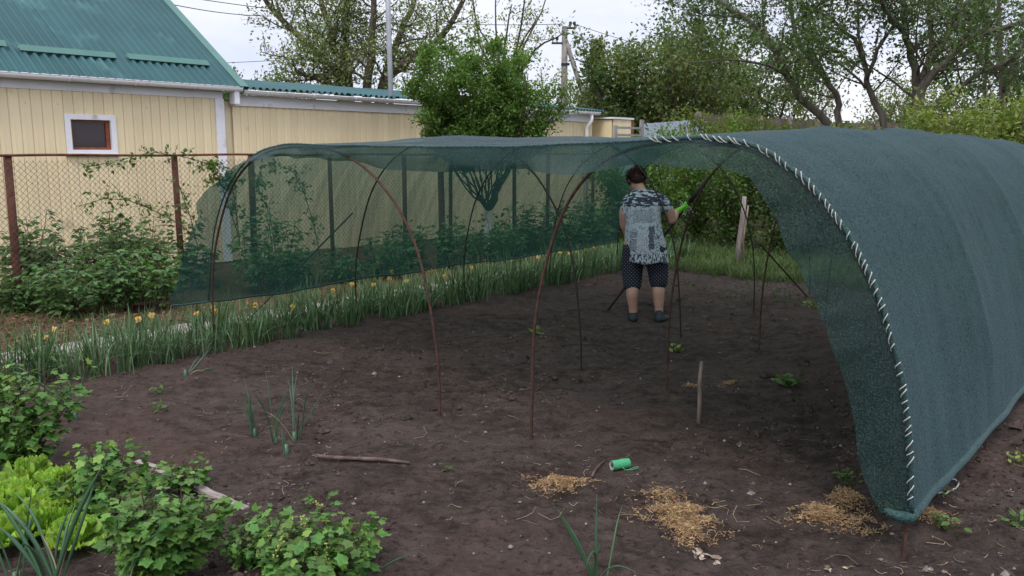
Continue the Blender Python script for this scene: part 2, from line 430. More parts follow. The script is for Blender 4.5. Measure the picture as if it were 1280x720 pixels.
# ground: dark soil, litter and grass by place
def ground_material():
    m = bpy.data.materials.new('garden ground'); m.use_nodes = True
    nt = m.node_tree; N = nt.nodes; Lk = nt.links.new
    b = N['Principled BSDF']; b.inputs['Roughness'].default_value = .95; b.inputs['Specular IOR Level'].default_value = .15
    g = N.new('ShaderNodeTexCoord')
    rot = N.new('ShaderNodeMapping'); rot.inputs['Rotation'].default_value = (0, 0, -GROT)
    Lk(g.outputs['Object'], rot.inputs['Vector'])
    sp = N.new('ShaderNodeSeparateXYZ'); Lk(rot.outputs['Vector'], sp.inputs['Vector'])
    def noise(scale, detail=6, rough=.6, stretch=None):
        n = N.new('ShaderNodeTexNoise'); n.inputs['Scale'].default_value = scale; n.inputs['Detail'].default_value = detail; n.inputs['Roughness'].default_value = rough
        if stretch:
            mp = N.new('ShaderNodeMapping'); mp.inputs['Scale'].default_value = stretch; Lk(g.outputs['Object'], mp.inputs['Vector']); Lk(mp.outputs['Vector'], n.inputs['Vector'])
        else: Lk(g.outputs['Object'], n.inputs['Vector'])
        return n
    def ramp(src, p0, c0, p1, c1):
        r = N.new('ShaderNodeValToRGB'); r.color_ramp.elements[0].position = p0; r.color_ramp.elements[0].color = (*c0, 1)
        r.color_ramp.elements[1].position = p1; r.color_ramp.elements[1].color = (*c1, 1); Lk(src, r.inputs['Fac']); return r.outputs['Color']
    def mixc(f, a, b_, bl='MIX'):
        x = N.new('ShaderNodeMixRGB'); x.blend_type = bl
        if isinstance(f, float): x.inputs['Fac'].default_value = f
        else: Lk(f, x.inputs['Fac'])
        for s_, i in ((a, 'Color1'), (b_, 'Color2')):
            if isinstance(s_, tuple): x.inputs[i].default_value = (*s_, 1)
            else: Lk(s_, x.inputs[i])
        return x.outputs['Color']
    def rng_(src, a, b_, t0=0., t1=1.):
        r = N.new('ShaderNodeMapRange'); r.interpolation_type = 'SMOOTHSTEP'
        r.inputs['From Min'].default_value = a; r.inputs['From Max'].default_value = b_
        r.inputs['To Min'].default_value = t0; r.inputs['To Max'].default_value = t1; Lk(src, r.inputs['Value']); return r.outputs['Result']
    big = noise(.8, 4, .6, (1, 1.8, 1)); mid = noise(6, 7, .68, (1, 1.5, 1)); fine = noise(55, 5, .7); pale = noise(2.2, 5, .7)
    soil = ramp(mid.outputs['Fac'], .36, (.036, .0250, .0205), .64, (.105, .076, .063))
    soil = mixc(rng_(big.outputs['Fac'], .45, .66, 0, .5), soil, (.115, .086, .077))
    soil = mixc(rng_(fine.outputs['Fac'], .60, .74, 0, .45), soil, (.13, .105, .09))
    soil = mixc(rng_(fine.outputs['Fac'], .44, .28, 0, .6), soil, (.018, .012, .011))
    red = noise(.55, 3, .5); soil = mixc(rng_(red.outputs['Fac'], .50, .66, 0, .45), soil, (.115, .070, .055)); soil = mixc(rng_(red.outputs['Fac'], .46, .32, 0, .4), soil, (.030, .022, .020))
    clodn = noise(21, 4, .7, (1, 1.4, 1)); soil = mixc(rng_(clodn.outputs['Fac'], .47, .34, 0, .75), soil, (.020, .0135, .012)); soil = mixc(rng_(clodn.outputs['Fac'], .56, .68, 0, .45), soil, (.135, .102, .09))
    litter = ramp(fine.outputs['Fac'], .38, (.06, .032, .02), .62, (.20, .115, .07))
    gr = ramp(noise(9).outputs['Fac'], .4, (.035, .055, .018), .6, (.09, .085, .04))
    litter = mixc(rng_(mid.outputs['Fac'], .48, .6), litter, gr)
    # c (sp.X) below -6.95: litter under the bushes ; s (sp.Y) beyond ~12.5: grass
    add = N.new('ShaderNodeMath'); add.operation = 'MULTIPLY_ADD'; Lk(pale.outputs['Fac'], add.inputs[0]); add.inputs[1].default_value = -1.2; Lk(sp.outputs['X'], add.inputs[2])
    f1 = rng_(add.outputs[0], -7.4, -7.6)
    c = mixc(f1, soil, litter)
    add2 = N.new('ShaderNodeMath'); add2.operation = 'MULTIPLY_ADD'; Lk(pale.outputs['Fac'], add2.inputs[0]); add2.inputs[1].default_value = 3.0; Lk(sp.outputs['Y'], add2.inputs[2])
    f2 = rng_(add2.outputs[0], 11.7, 12.6)
    c = mixc(f2, c, gr)
    Lk(c, b.inputs['Base Color'])
    hgt = N.new('ShaderNodeMath'); hgt.operation = 'MULTIPLY_ADD'; Lk(mid.outputs['Fac'], hgt.inputs[0]); hgt.inputs[1].default_value = 2.2; Lk(fine.outputs['Fac'], hgt.inputs[2])
    bp = N.new('ShaderNodeBump'); bp.inputs['Strength'].default_value = 1.0; bp.inputs['Distance'].default_value = .03
    Lk(hgt.outputs[0], bp.inputs['Height']); Lk(bp.outputs['Normal'], b.inputs['Normal'])
    return m
M['ground'] = ground_material()

# ------------------------------------------------------------------ GROUND
angF = np.radians(np.linspace(-46, 46, 620)); angB = np.radians(np.linspace(48, 312, 45))
ang = np.concatenate([angF, angB]); NA = len(ang)
rad = np.concatenate([[0.05, .4, .9], np.geomspace(1.3, 22, 420), np.geomspace(24, 900, 24)]); NR = len(rad)
A, R = np.meshgrid(ang, rad)
GX = R*np.sin(A); GY = R*np.cos(A)
GZ = ground_h(GX, GY); GZ[R > 60] = 0
gv = np.stack([GX, GY, GZ], -1).reshape(-1, 3)
i, j = np.meshgrid(np.arange(NR-1), np.arange(NA), indexing='ij')
a_ = (i*NA + j).ravel(); b_ = (i*NA + (j+1) % NA).ravel()
gm = MB().add(gv, np.stack([a_, b_, b_+NA, a_+NA], 1)[:, ::-1])
gm.build('ground', M['ground'], kind='structure')

# ------------------------------------------------------------------ HOUSE with green corrugated roof
def groot(name, label, cat, c, s, z=0.0, group=None):
    p = W(c, s, z); return thing(name, label, cat, p, GROT, group)
PANW = 0.128
pm_ = MB()
pf = [(0, .008), (.008, .018), (.030, .020), (.034, .024), (.052, .024), (.056, .020), (PANW-.010, .020), (PANW-.004, .014), (PANW-.001, .008)]
def panel_mesh(h):
    m = MB(); K = len(pf)
    v = [(x, y, 0) for y, x in pf] + [(x, y, h) for y, x in pf]
    m.add(v, [(i, i+1, i+1+K, i+K) for i in range(K-1)])
    return m.mesh('siding_panel', smooth=False)
def siding(parent, c, s0, s1, z0, z1, oc, os_, hole=None):
    full = panel_mesh(z1-z0)
    x = s0
    while x + PANW <= s1 + 1e-6:
        if hole and x + PANW > hole[0]+.01 and x < hole[1]-.01:
            for za, zb in ((z0, hole[2]), (hole[3], z1)):
                link('wall_panel', panel_mesh(zb-za), M['siding'], parent, (c-oc, x-os_, za))
        else:
            link('wall_panel', full, M['siding'], parent, (c-oc, x-os_, z0))
        x += PANW
def corr_sheet(length, width, period=.115, amp=.020):
    n = int(round(width/period))*8+1
    y = np.linspace(0, width, n); h = amp*np.tanh(1.8*np.sin(2*pi*y/period))
    v = np.concatenate([np.stack([np.zeros(n), y, h], 1), np.stack([np.full(n, -length), y, h+.004], 1)])
    i = np.arange(n-1); return MB().add(v, np.stack([i, i+1, i+1+n, i+n], 1)).mesh('roof_sheet', smooth=True)

hc, hs = -11.5, 2.4
house = groot('house', 'cream sided house with steep green corrugated roof at the left', 'house', hc, hs)
PIT = radians(34.3); EAVE_Z = 2.62
win = (4.448, 5.088, 1.62, 2.13)
siding(house, hc, -2.72, 6.68, 0, 2.5, hc, hs, hole=win)
wb = MB(); D_H = 5.4
wb.box(-D_H, -.06, -5.10, -5.04, 0, 2.5).box(-D_H, -.06, 4.28, 4.34, 0, 2.5).box(-D_H, -D_H+.06, -5.04, 4.28, 0, 2.5)
wb.box(-.09, -.03, -5.04, win[0]-hs-.02, 0, 2.5).box(-.09, -.03, win[1]-hs+.02, 4.28, 0, 2.5)
wb.box(-.09, -.03, win[0]-hs-.02, win[1]-hs+.02, 0, win[2]).box(-.09, -.03, win[0]-hs-.02, win[1]-hs+.02, win[3], 2.5)
zr = 2.5 + (D_H/2)*math.tan(PIT)
for y0 in (-5.08, 4.30):
    wb.add([(-D_H+.03, y0, 2.5), (-.03, y0, 2.5), (-D_H/2, y0, zr-.02), (-D_H+.03, y0+.03, 2.5), (-.03, y0+.03, 2.5), (-D_H/2, y0+.03, zr-.02)],
           [(0, 1, 2), (3, 5, 4)], [(0, 3, 4, 1), (1, 4, 5, 2), (2, 5, 3, 0)])
wb.build('wall', M['siding'], house, smooth=False)
# roof sheets, front and back slope
rl = (D_H/2+.25)/cos(PIT)
sheet = corr_sheet(rl, 1.15)
for k in range(9):
    o = link('roof_sheet', sheet, M['roof'], house, (.25, -5.80+.012+1.15*k, EAVE_Z-.03+.003*(k % 2))); o.rotation_euler = (0, PIT, 0)
    o = link('roof_sheet', sheet, M['roof'], house, (-D_H-.25, -5.80+1.15*(k+1), EAVE_Z-.03+.003*(k % 2))); o.rotation_euler = (0, PIT, pi)
def on_slope(d, y, h=0.0):   # d metres up the front slope from the eave
    return (.25 - d*cos(PIT) + h*sin(PIT), y, EAVE_Z-.03 + d*sin(PIT) + h*cos(PIT))
m_ = MB()
for (da, ha, db, hb) in ((0, .022, rl, .022),):
    v = [on_slope(0, 4.46, .03), on_slope(0, 4.60, .03), on_slope(rl, 4.60, .03), on_slope(rl, 4.46, .03), on_slope(0, 4.60, -.09), on_slope(rl, 4.60, -.09)]
    m_.add(v, [(0, 1, 2, 3), (1, 4, 5, 2)])
m_.build('rake_trim', M['guard'], house, smooth=False)
rz_ = on_slope(rl, 0)[2]
MB().box(-D_H/2-.12, -D_H/2+.12, -5.85, 4.62, rz_-.02, rz_+.05).build('ridge_cap', M['guard'], house, smooth=False)
# snow guards: long angled plates standing on brackets
def slope_hit(u, v):
    p0 = W(hc+.25, 0, EAVE_Z-.03); n = EC*sin(PIT) + np.array([0, 0, cos(PIT)])
    p = at_plane(u, v, p0, n); return np.array([p @ EC - hc, p @ ES - hs, p[2]])
for (ua, va, ub, vb) in ((-60, 50, 7, 58), (22, 61, 143, 72), (157, 71, 260, 82), (-220, 40, -80, 50)):
    a, b_ = slope_hit(ua, va), slope_hit(ub, vb); da = (.25-(a[0]+b_[0])/2)/cos(PIT)
    g_ = MB(); v = []
    for y in (a[1], b_[1]):
        for d, h in ((da-.075, .035), (da+.03, .060), (da+.03, .054), (da-.075, .029), (da+.045, .02), (da+.045, .026)):
            v.append(on_slope(d, y, h))
    g_.add(v, [(0, 1, 7, 6), (1, 2, 8, 7), (2, 3, 9, 8), (3, 4, 10, 9), (0, 3, 2, 1), (6, 7, 8, 9)])
    g = g_.build('snow_guard', M['guard'], house, smooth=False)
    for y in np.linspace(a[1]+.06, b_[1]-.06, 3):
        t_ = MB(); p = [on_slope(da-.02, y, .045), on_slope(da+.05, y, .0)]
        t_.tube(p, .006, 4).build('bracket', M['guard'], g)
MB().box(.015, .035, -5.1, 4.30, 2.43, 2.555).build('fascia', M['white'], house, smooth=False)
def gutter(parent, x, y0, y1, z, r=.062, n=8):
    a = np.linspace(pi, 2*pi, n)
    prof = [(x+r*cos(t), z+r*sin(t)) for t in a] + [(x+(r-.005)*cos(t), z+(r-.005)*sin(t)) for t in a[::-1]]
    K = len(prof); v = [(p[0], y0, p[1]) for p in prof] + [(p[0], y1, p[1]) for p in prof]
    m_ = MB().add(v, [(i, (i+1) % K, (i+1) % K+K, i+K) for i in range(K)] + [(i, i+1, K-2-i, K-1-i) for i in range(n-1)] + [(i+K, K-1-i+K, K-2-i+K, i+1+K) for i in range(n-1)])
    m_.tube([(x+r, y0, z), (x+r, y1, z)], .008, 6)
    g = m_.build('gutter', M['white'], parent)
    y = y0+.4
    while y < y1:
        q = [(x+(r+.004)*cos(t), y, z+(r+.004)*sin(t)) for t in np.linspace(pi, 2*pi, 8)]
        MB().tube(q, .004, 4, ry=.012).build('gutter_bracket', M['white'], g)
        y += .85
    return g
gutter(house, .19, -5.12, 4.52, 2.60)
MB().box(.002, .045, 4.17, 4.31, 0, 2.428).build('corner_trim', M['white'], house, smooth=False)
# window
y0, y1, z0, z1 = win[0]-hs, win[1]-hs, win[2], win[3]
wf = MB()
wf.box(.0, .045, y0-.005, y0+.065, z0-.005, z1+.005).box(.0, .045, y1-.065, y1+.005, z0-.005, z1+.005)
wf.box(.0, .043, y0+.065, y1-.065, z0-.005, z0+.06).box(.0, .043, y0+.065, y1-.065, z1-.06, z1+.005)
wfo = wf.build('window', M['white'], house, smooth=False)
sm_ = MB(); a0, a1, b0, b1 = y0+.066, y1-.066, z0+.061, z1-.061
sm_.box(-.04, -.005, a0, a0+.03, b0, b1).box(-.04, -.005, a1-.05, a1, b0, b1).box(-.04, -.007, a0+.03, a1-.05, b0, b0+.03).box(-.04, -.007, a0+.03, a1-.05, b1-.03, b1)
sm_.build('sash', M['winwood'], wfo, smooth=False)
MB().box(-.034, -.028, a0+.02, a1-.02, b0+.02, b1-.02).build('pane', M['glass'], wfo, smooth=False)
MB().box(.0, .07, y0-.02, y1+.02, z0-.022, z0-.006).build('sill', M['white'], wfo, smooth=False)

sc_ = MB()
for z_ in (2.25, 1.25):
    for y_ in np.arange(-2.6, 6.6, PANW*3):
        if win[0]-.1 < y_ < win[1]+.1 and z_ > win[2]: continue
        sc_.ellipsoid((.021, y_+.075-hs, z_+.01*sin(y_*5)), .004, .007, .007, None, 6, 4)
sc_.build('cladding_screws', M['metalpole'], house, kind='stuff')
# low extension behind the centre
ec, es = -11.5, 9.0
ext = groot('shed', 'long low cream sided outbuilding with shallow green roof behind the tunnel', 'shed', ec, es)
siding(ext, ec, 6.86, 16.25, 0, 2.36, ec, es)
eb = MB(); eb.box(-3.4, -.04, -2.30, -2.24, 0, 2.40).box(-3.4, -.04, 7.20, 7.26, 0, 2.40).box(-.09, -.03, -2.24, 7.20, 0, 2.40).box(-3.4, -3.34, -2.24, 7.20, 0, 2.40)
eb.build('wall', M['siding'], ext, smooth=False)
P2 = radians(7.0); sh2 = corr_sheet(3.6, 1.15)
for k in range(9):
    o = link('roof_sheet', sh2, M['roof'], ext, (.22, -2.26+1.075*k, 2.60+.003*(k % 2))); o.rotation_euler = (0, P2, 0)
MB().box(.02, .05, -2.17, 7.2, 2.34, 2.50).build('fascia', M['white'], ext, smooth=False)
MB().box(.051, .20, -2.20, -2.12, 2.36, 2.55).build('fascia_end', M['white'], ext, smooth=False)
gutter(ext, .17, -2.05, 7.25, 2.56)
dp = [(.17, 6.95, 2.50), (.17, 6.95, 2.38), (.14, 6.92, 2.30), (.09, 6.88, 2.22), (.09, 6.88, 2.1), (.09, 6.88, .1)]
dpo = MB().tube(dp, .045, 10).build('downpipe', M['white'], ext)
MB().box(.04, .14, 6.82, 6.94, 1.7, 1.73).build('pipe_clamp', M['white'], dpo, smooth=False)
# lower yellow lean-to wall at its far end
lt = groot('storage_box', 'small cream sided lean-to with brown corner at the far end of the outbuilding', 'lean-to', -11.1, 16.6)
for k in range(6): link('wall_panel', panel_mesh(2.42), M['siding'], lt, (0, -.1+k*PANW, 0))
MB().box(-1.6, -.03, -.1, .68, 0, 2.4).build('wall', M['siding'], lt, smooth=False)
MB().box(-1.65, .05, -.14, .74, 2.42, 2.46).build('roof', M['white'], lt, smooth=False)
MB().box(-.02, .04, .67, .75, 0, 2.41).build('corner_post', M['winwood'], lt, smooth=False)

# ------------------------------------------------------------------ chain-link fence
fc = -9.6
fence = groot('chain_link_fence', 'rusty posted chain-link fence running in front of the cream house wall', 'fence', fc, 3.1)
for s_, w_ in ((1.2, .03), (3.12, .042), (4.93, .038), (5.95, .042), (7.2, .03), (8.59, .035), (9.59, .03), (11.19, .035), (12.15, .035), (13.6, .03)):
    y = s_-3.1; t = random.uniform(-.02, .02)
    MB().tube([(0, y+t*1.5, -.3), (0, y, .8), (0, y-t*.6, 1.62)], w_, 8).build('post', M['rust'], fence)
MB().tube([(0.045, y, 1.615+.006*sin(y*3)) for y in np.linspace(-3.6, 10.5, 40)], .016, 6).build('top_rail', M['rust'], fence)
cm = MB(); dm = .062; Hf = 1.56
def add_wires(sign):
    n = int(14.0/dm)
    y = -3.5 + dm*np.arange(-int(Hf/dm)-1, n+int(Hf/dm))
    for y_ in y:
        z = np.array([0.02, Hf]); yy = y_ + sign*(z-.02)*.95
        if yy.max() < -3.5 or yy.min() > 10.4: continue
        cm.tube(np.stack([np.full(2, .05+.003*sign), yy, z], 1), .0021, 3, caps=False)
add_wires(1); add_wires(-1)
cm.build('wire_mesh', M['wire'], fence, kind='stuff')

# ------------------------------------------------------------------ SHADE TUNNEL
S0, DS, NH = 3.45, 1.52, 5
HA = [1.70, 1.78, 1.80, 1.80, 1.78]; HB = [1.71, 1.78, 1.80, 1.785, 1.76]
AC, AW, AN = -4.94, 1.36, 2.5
BC, BW, BN = -1.85, 1.01, 2.15
def hint(arr, s):
    f = np.clip((s-S0)/DS, 0, NH-1); return np.interp(f, np.arange(NH), arr)
def sup(c0, w, H, n, th):
    return c0 + w*np.sign(np.cos(th))*np.abs(np.cos(th))**(2/n), H*np.abs(np.sin(th))**(2/n)
tun = groot('shade_tunnel', 'long low garden tunnel of bent rods covered with dark green shade net', 'garden tunnel', -3.5, 3.45)
TO = np.array([-3.5, 3.45, 0])
for k in range(NH):
    s_ = S0 + DS*k
    for (c0, w, H, n, nm) in ((AC, AW, HA[k], AN, 'a'), (BC, BW, HB[k], BN, 'b')):
        th = np.linspace(pi, 0, 46); w = w-.012; cc, zz = sup(c0, w, H-.016, n, th)
        if nm == 'b':
            cl, zl_ = sup(c0, w, H-.012, 2.9, th); bl = (th > pi/2); cc = np.where(bl, cl, cc); zz = np.where(bl, zl_, zz)
        lean = random.uniform(-.05, .05) if (nm == 'a' and k) else 0.0; jj = random.uniform(-.03, .03)
        pts = np.stack([cc, s_ + (.018 if k == 0 else 0) + lean*np.sin(zz*2) + .006*np.sin(zz*7+k), zz], 1)
        pts = np.vstack([[pts[0][0]+jj, s_, -.15], pts, [pts[-1][0]-jj*.6, s_, -.15]]) - TO
        red = (k == 0) or (nm == 'b')
        MB().tube(pts, .0085 if k == 0 else .0075, 8).build('hoop', M['rod'] if red else M['rod_dark'], tun)
# tie wires and braces
def seg_local(a, b): return np.stack([np.linspace(a[i], b[i], 6) for i in range(3)], 1)
def to_loc(p): return np.array([p @ EC, p @ ES, p[2]]) - TO
b1 = to_loc(at_ground(296, 414)); b2 = to_loc(at_plane(441, 266, W(0, S0+DS), ES))
MB().tube(seg_local(b1, b2), .009, 6).build('brace', M['rod_dark'], tun)
b1 = to_loc(at_ground(1010, 372)); b2 = to_loc(at_plane(950, 305, W(0, S0+3*DS), ES))
MB().tube(seg_local(b1, b2), .009, 6).build('brace', M['rod'], tun)
# straight ridge rods on top of each row of hoops
for c0, Hs in ((AC, HA), (BC, HB)):
    pts = np.stack([np.full(NH, c0), S0+DS*np.arange(NH), np.array(Hs)-.035], 1) - TO
    MB().tube(pts, .007, 6).build('ridge_rod', M['rod_dark'], tun)

NT = 190
def profile(s, NT=NT):
    """one cross-section of the net at s, from the left hem over both rows to the right hem"""
    ha, hb = float(hint(HA, s))+.006, float(hint(HB, s))+.006
    zl, zr_ = .43, .20
    t0 = math.asin((zl/ha)**(AN/2)); n1, n2 = 66, 44; n3 = NT-n1-n2
    c1, z1_ = sup(AC, AW+.012, ha, AN, np.linspace(pi-t0, pi/2, n1, endpoint=False))
    cc = np.linspace(AC, BC, n2, endpoint=False); f = (cc-AC)/(BC-AC)
    z2 = ha+(hb-ha)*f - .035*np.sin(pi*f)
    t1 = math.asin((zr_/hb)**(BN/2))
    c3, z3 = sup(BC, BW+.012, hb, BN, np.linspace(pi/2, t1, n3))
    c = np.concatenate([c1, cc, c3]); z = np.concatenate([z1_, z2, z3])
    return c, z
SS = np.unique(np.concatenate([np.linspace(S0, S0+DS*(NH-1)+.06, 150)]))
grid = []
for s_ in SS:
    c, z = profile(s_)
    f = (s_-S0)/DS; sg = sin(pi*(f % 1))**2
    tt = np.linspace(0, 1, NT)
    # cloth slackens between hoops: sides lean in, top dips
    top = np.clip((z-1.2)/.5, 0, 1)
    amp = sg*.024
    z = z - amp*top*.8
    mid_ = np.where(c < (AC+BC)/2, AC, BC)
    z = z - (z > .6)*0
    c = c - np.sign(c-mid_)*.042*abs(sin(pi*(f % 1)))**.75*(1-top)*(np.minimum(tt, 1-tt)*12).clip(0, 1)
    wr = min(1, .35+(s_-S0))*.016*fbm(np.full(NT, s_*1.6), tt*16, 3) + .010*np.sin(s_*3+tt*9)*vnoise(np.full(NT, s_*5), tt*5)
    z = z + wr*top + .01*fbm(tt*0+s_*2, tt*40, 2)*top; c = c + wr*(1-top)*1.4
    if True:
        c = c + np.where(tt < .06, -.03*(1-tt/.06), 0) + np.clip(1-tt/.10, 0, 1)*.03*float(fbm(np.array([s_*2.7]), np.array([8.8]), 3)[0])
        z = z + np.clip(1-tt/.08, 0, 1)*(.035*float(fbm(np.array([s_*1.9]), np.array([3.1]), 3)[0]) - .012*sg)
    grid.append(np.stack([c, np.full(NT, s_), z], 1))
grid = np.array(grid) - TO
def grid_mesh(G_):
    n, m_, _ = G_.shape; i, j = np.meshgrid(np.arange(n-1), np.arange(m_-1), indexing='ij')
    a = (i*m_+j).ravel(); return MB().add(G_.reshape(-1, 3), np.stack([a, a+1, a+1+m_, a+m_], 1))
cut = 128 - 18   # the roof is two widths of net laced together over the right-hand row
grid_mesh(grid[:, :cut+2]).build('shade_net', M['net'], tun, label='left width of dark green shade net over the left row of hoops')
g2 = grid[:, cut:].copy(); g2[:, :, 2] += .012*np.clip(1-np.arange(NT-cut)/8, 0, 1)
grid_mesh(g2).build('shade_net', M['net_dense'], tun, label='right width of shade net reaching to the rolled hem')

# loose front border of the net, hanging and flaring beyond the first hoop
edge = grid[0].copy(); tt = np.linspace(0, 1, NT); rows = 9
ez = edge[:, 2]; ecr = edge[:, 0] + TO[0]
keys_t = [0, .10, .22, .33, .42, .60, .68, .78, .88, .97, 1.0]
kc = [-.11, -.07, -.04, .02, .02, .00, -.09, -.19, -.23, -.20, -.10]
ks = [-.24, -.15, -.07, -.05, -.04, -.04, -.03, -.03, -.02, -.02, -.02]
kz = [.01, .00, -.01, -.11, -.15, -.15, -.08, -.15, -.07, -.08, .0]
ker = np.ones(9)/9
sm = lambda a: np.convolve(np.pad(np.interp(tt, keys_t, a), 4, mode='edge'), ker, 'valid')
off = np.stack([sm(kc), sm(ks), sm(kz)], 1)
wob = 1 + .30*fbm(tt*14, tt*0+3.3, 3)*np.clip((.8-tt)*8, .4, 1); off = off*wob[:, None]
vg = []
for r_ in range(rows):
    f = r_/(rows-1); p = edge + off*f
    rip = fbm(tt*34, tt*0+f*.8+9, 3)
    lft = np.clip((.72-tt)*8, .35, 1); p[:, 1] += rip*.09*f*lft; p[:, 2] += (rip*.035*f + .035*f*fbm(tt*9, tt*0+2.2, 2))*lft
    p[:, 0] += .02*f*fbm(tt*22, tt*0+4.4, 2)
    vg.append(p)
vg = np.array(vg)
grid_mesh(vg).build('loose_net_border', M['net'], tun)
# rope hem along the first hoop, with its lacing
MB().tube(edge + [0, .004, .002], np.where(np.arange(NT) > 106, .0115, .006), 8).build('edge_hem', M['net_roll'], tun)
seg = np.linalg.norm(np.diff(edge, axis=0), axis=1); arc = np.concatenate([[0], np.cumsum(seg)])
def edge_at(d):
    return np.array([np.interp(d, arc, edge[:, k]) for k in range(3)])
d = .05
while d < arc[-1]-.02:
    p = edge_at(d); q = edge_at(min(d+.03, arc[-1])); tdir = (q-p)/np.linalg.norm(q-p)
    nout = np.cross([0, 1, 0], tdir); nout /= np.linalg.norm(nout)
    big_ = d > arc[128-22]
    rr = random.uniform(.0118, .0170) if big_ else .008
    a = np.linspace(-1.0, 1.5, 7) + random.uniform(-.3, .3)
    slant = random.uniform(.010, .026)
    pts = [p + nout*rr*sin(t)*.98 + np.array([0, -1, 0])*rr*cos(t) + tdir*slant*(i_/3-1) + [0, -.003, .004] for i_, t in enumerate(a)]
    MB().tube(pts, .0022 if big_ else .0018, 5).build('stitch', M['cord'] if big_ else M['net_roll'], tun)
    d += (.041 if big_ else .055)*random.choice((.6, .8, .9, 1.0, 1.1, 1.3, 1.8))
# hems
hemL = grid[:, 0] + [0, 0, -.004]
hemL = np.vstack([vg[::-1, 0] + [0, 0, -.004], hemL])
MB().tube(hemL, .009, 6).build('left_hem', M['net_roll'], tun)
hr = grid[:, -1].copy(); n_ = len(hr)
rr = .021 + .004*fbm(np.arange(n_)*.35, np.zeros(n_), 2)
hr[:, 2] += .012*fbm(np.arange(n_)*.12, np.ones(n_), 2) - .012
ext_ = hr[0] + np.array([[-.085, -.06, .03], [-.06, -.045, .012], [-.02, -.02, 0]])
hr = np.vstack([ext_, hr]); rr = np.concatenate([[.010, .020, .026], rr])
MB().tube(hr, rr, 10).build('rolled_hem', M['net_roll'], tun)

# ------------------------------------------------------------------ stakes, pole, gate, far fences
def simple(name, mb, mt, label, cat, group=None, loc=(0, 0, 0), smooth=True, kind=None):
    return mb.build(name, mt, None, smooth, loc=tuple(loc), label=label, cat=cat, group=group, kind=kind)
p = at_ground(873, 528); z = gz(p[0], p[1])
m_ = MB(); m_.tube([(0, 0, -.1), (.004, 0, .12), (-.002, 0, .25), (.006, .002, .385)], [.012, .0145, .013, .011], 6, ry=[.02, .021, .019, .016])
simple('wooden_stake', m_, M['stakewood'], 'short brown wooden stake standing in the soil under the tunnel', 'stake', loc=(p[0], p[1], z))
p = at_ground(922, 333); px = 1/85
m_ = MB(); m_.tube([(-.01, 0, -.1), (0, 0, .3), (.04, 0, .7), (.055, 0, 1.02)], [.035, .04, .038, .03], 8)
simple('garden_post', m_, M['greywood'], 'pale weathered post standing at the grass edge beyond the tunnel', 'post', loc=p)
p = at_ground(930, 335)
simple('garden_stick', MB().tube([(0, 0, -.1), (-.03, 0, .4), (.02, 0, .9)], [.018, .016, .012], 6), M['stakewood'], 'thin stick leaning beside the pale post beyond the tunnel', 'stick', loc=p)
p = at_depth(552, 300, 13.5); p[2] = 0
simple('old_post', MB().tube([(0, 0, -.2), (.01, 0, .6), (0, 0, 1.33)], [.055, .052, .05], 8), M['rust'], 'short dark free-standing post in the bushes behind the net', 'post', loc=p)

p = W(-11.8, 10.2); q = at_depth(487, 60, 15.2)
m_ = MB().tube([(0, 0, 0), (0, 0, 3), (-.03, 0, 6.5)], .045, 10)
simple('metal_pole', m_, M['metalpole'], 'tall slim grey metal pole rising behind the low outbuilding roof', 'pole', loc=(q[0], q[1], 0))

# utility pole, 34 m away
Y0 = 34.0
top = at_depth(706, 33, Y0)
up = thing('utility_pole', 'concrete utility pole with leaning strut and black insulators', 'utility pole', (top[0], top[1], 0))
h = top[2]
MB().tube([(0, 0, 0), (0, 0, h)], [.17, .11], 6).build('pole', M['poleconc'], up)
MB().tube([(1.35, 0, .3), (.75, 0, h-2.6), (.05, 0, h-.55)], [.12, .10, .09], 6).build('strut', M['poleconc'], up)
MB().box(-.05, .42, -.05, .05, h-.10, h-.03).build('cross_arm', M['black'], up, smooth=False)
MB().box(-.52, .05, -.05, .05, h-.68, h-.61).build('cross_arm', M['black'], up, smooth=False)
for x, z_ in ((.22, h-.03), (.38, h-.03), (-.30, h-.61), (-.47, h-.61)):
    MB().tube([(x, 0, z_), (x, 0, z_+.08), (x, 0, z_+.09), (x, 0, z_+.2), (x, 0, z_+.22)], [.02, .02, .055, .06, .03], 8).build('insulator', M['black'], up)
MB().box(-.13, .2, -.14, .14, h-1.5, h-1.42).build('clamp', M['black'], up, smooth=False)
def wire(u0, v0, Ya, u1, v1, Yb, sag, label):
    a = at_depth(u0, v0, Ya); b = at_depth(u1, v1, Yb); t = np.linspace(0, 1, 40)[:, None]
    P_ = a + (b-a)*t; P_[:, 2] -= sag*4*(t[:, 0]*(1-t[:, 0]))
    simple('power_line', MB().tube(P_-a, .012, 4), M['black'], label, 'cable', loc=a)
wire(702, 30, Y0, 180, -12, 26, .35, 'thin power line from the top of the utility pole towards the upper left')
wire(695, 48, Y0, 190, 82, 40, .15, 'thin power line running left of the utility pole low over the roofs')
wire(712, 28, Y0, 1000, 90, 60, .5, 'thin power line falling to the right of the utility pole into the trees')
wire(712, 42, Y0, 980, 110, 62, .4, 'second lower power line right of the utility pole')
wire(340, 20, 30, 190, 0, 22, .1, 'short length of overhead wire at the top left beside the roof')

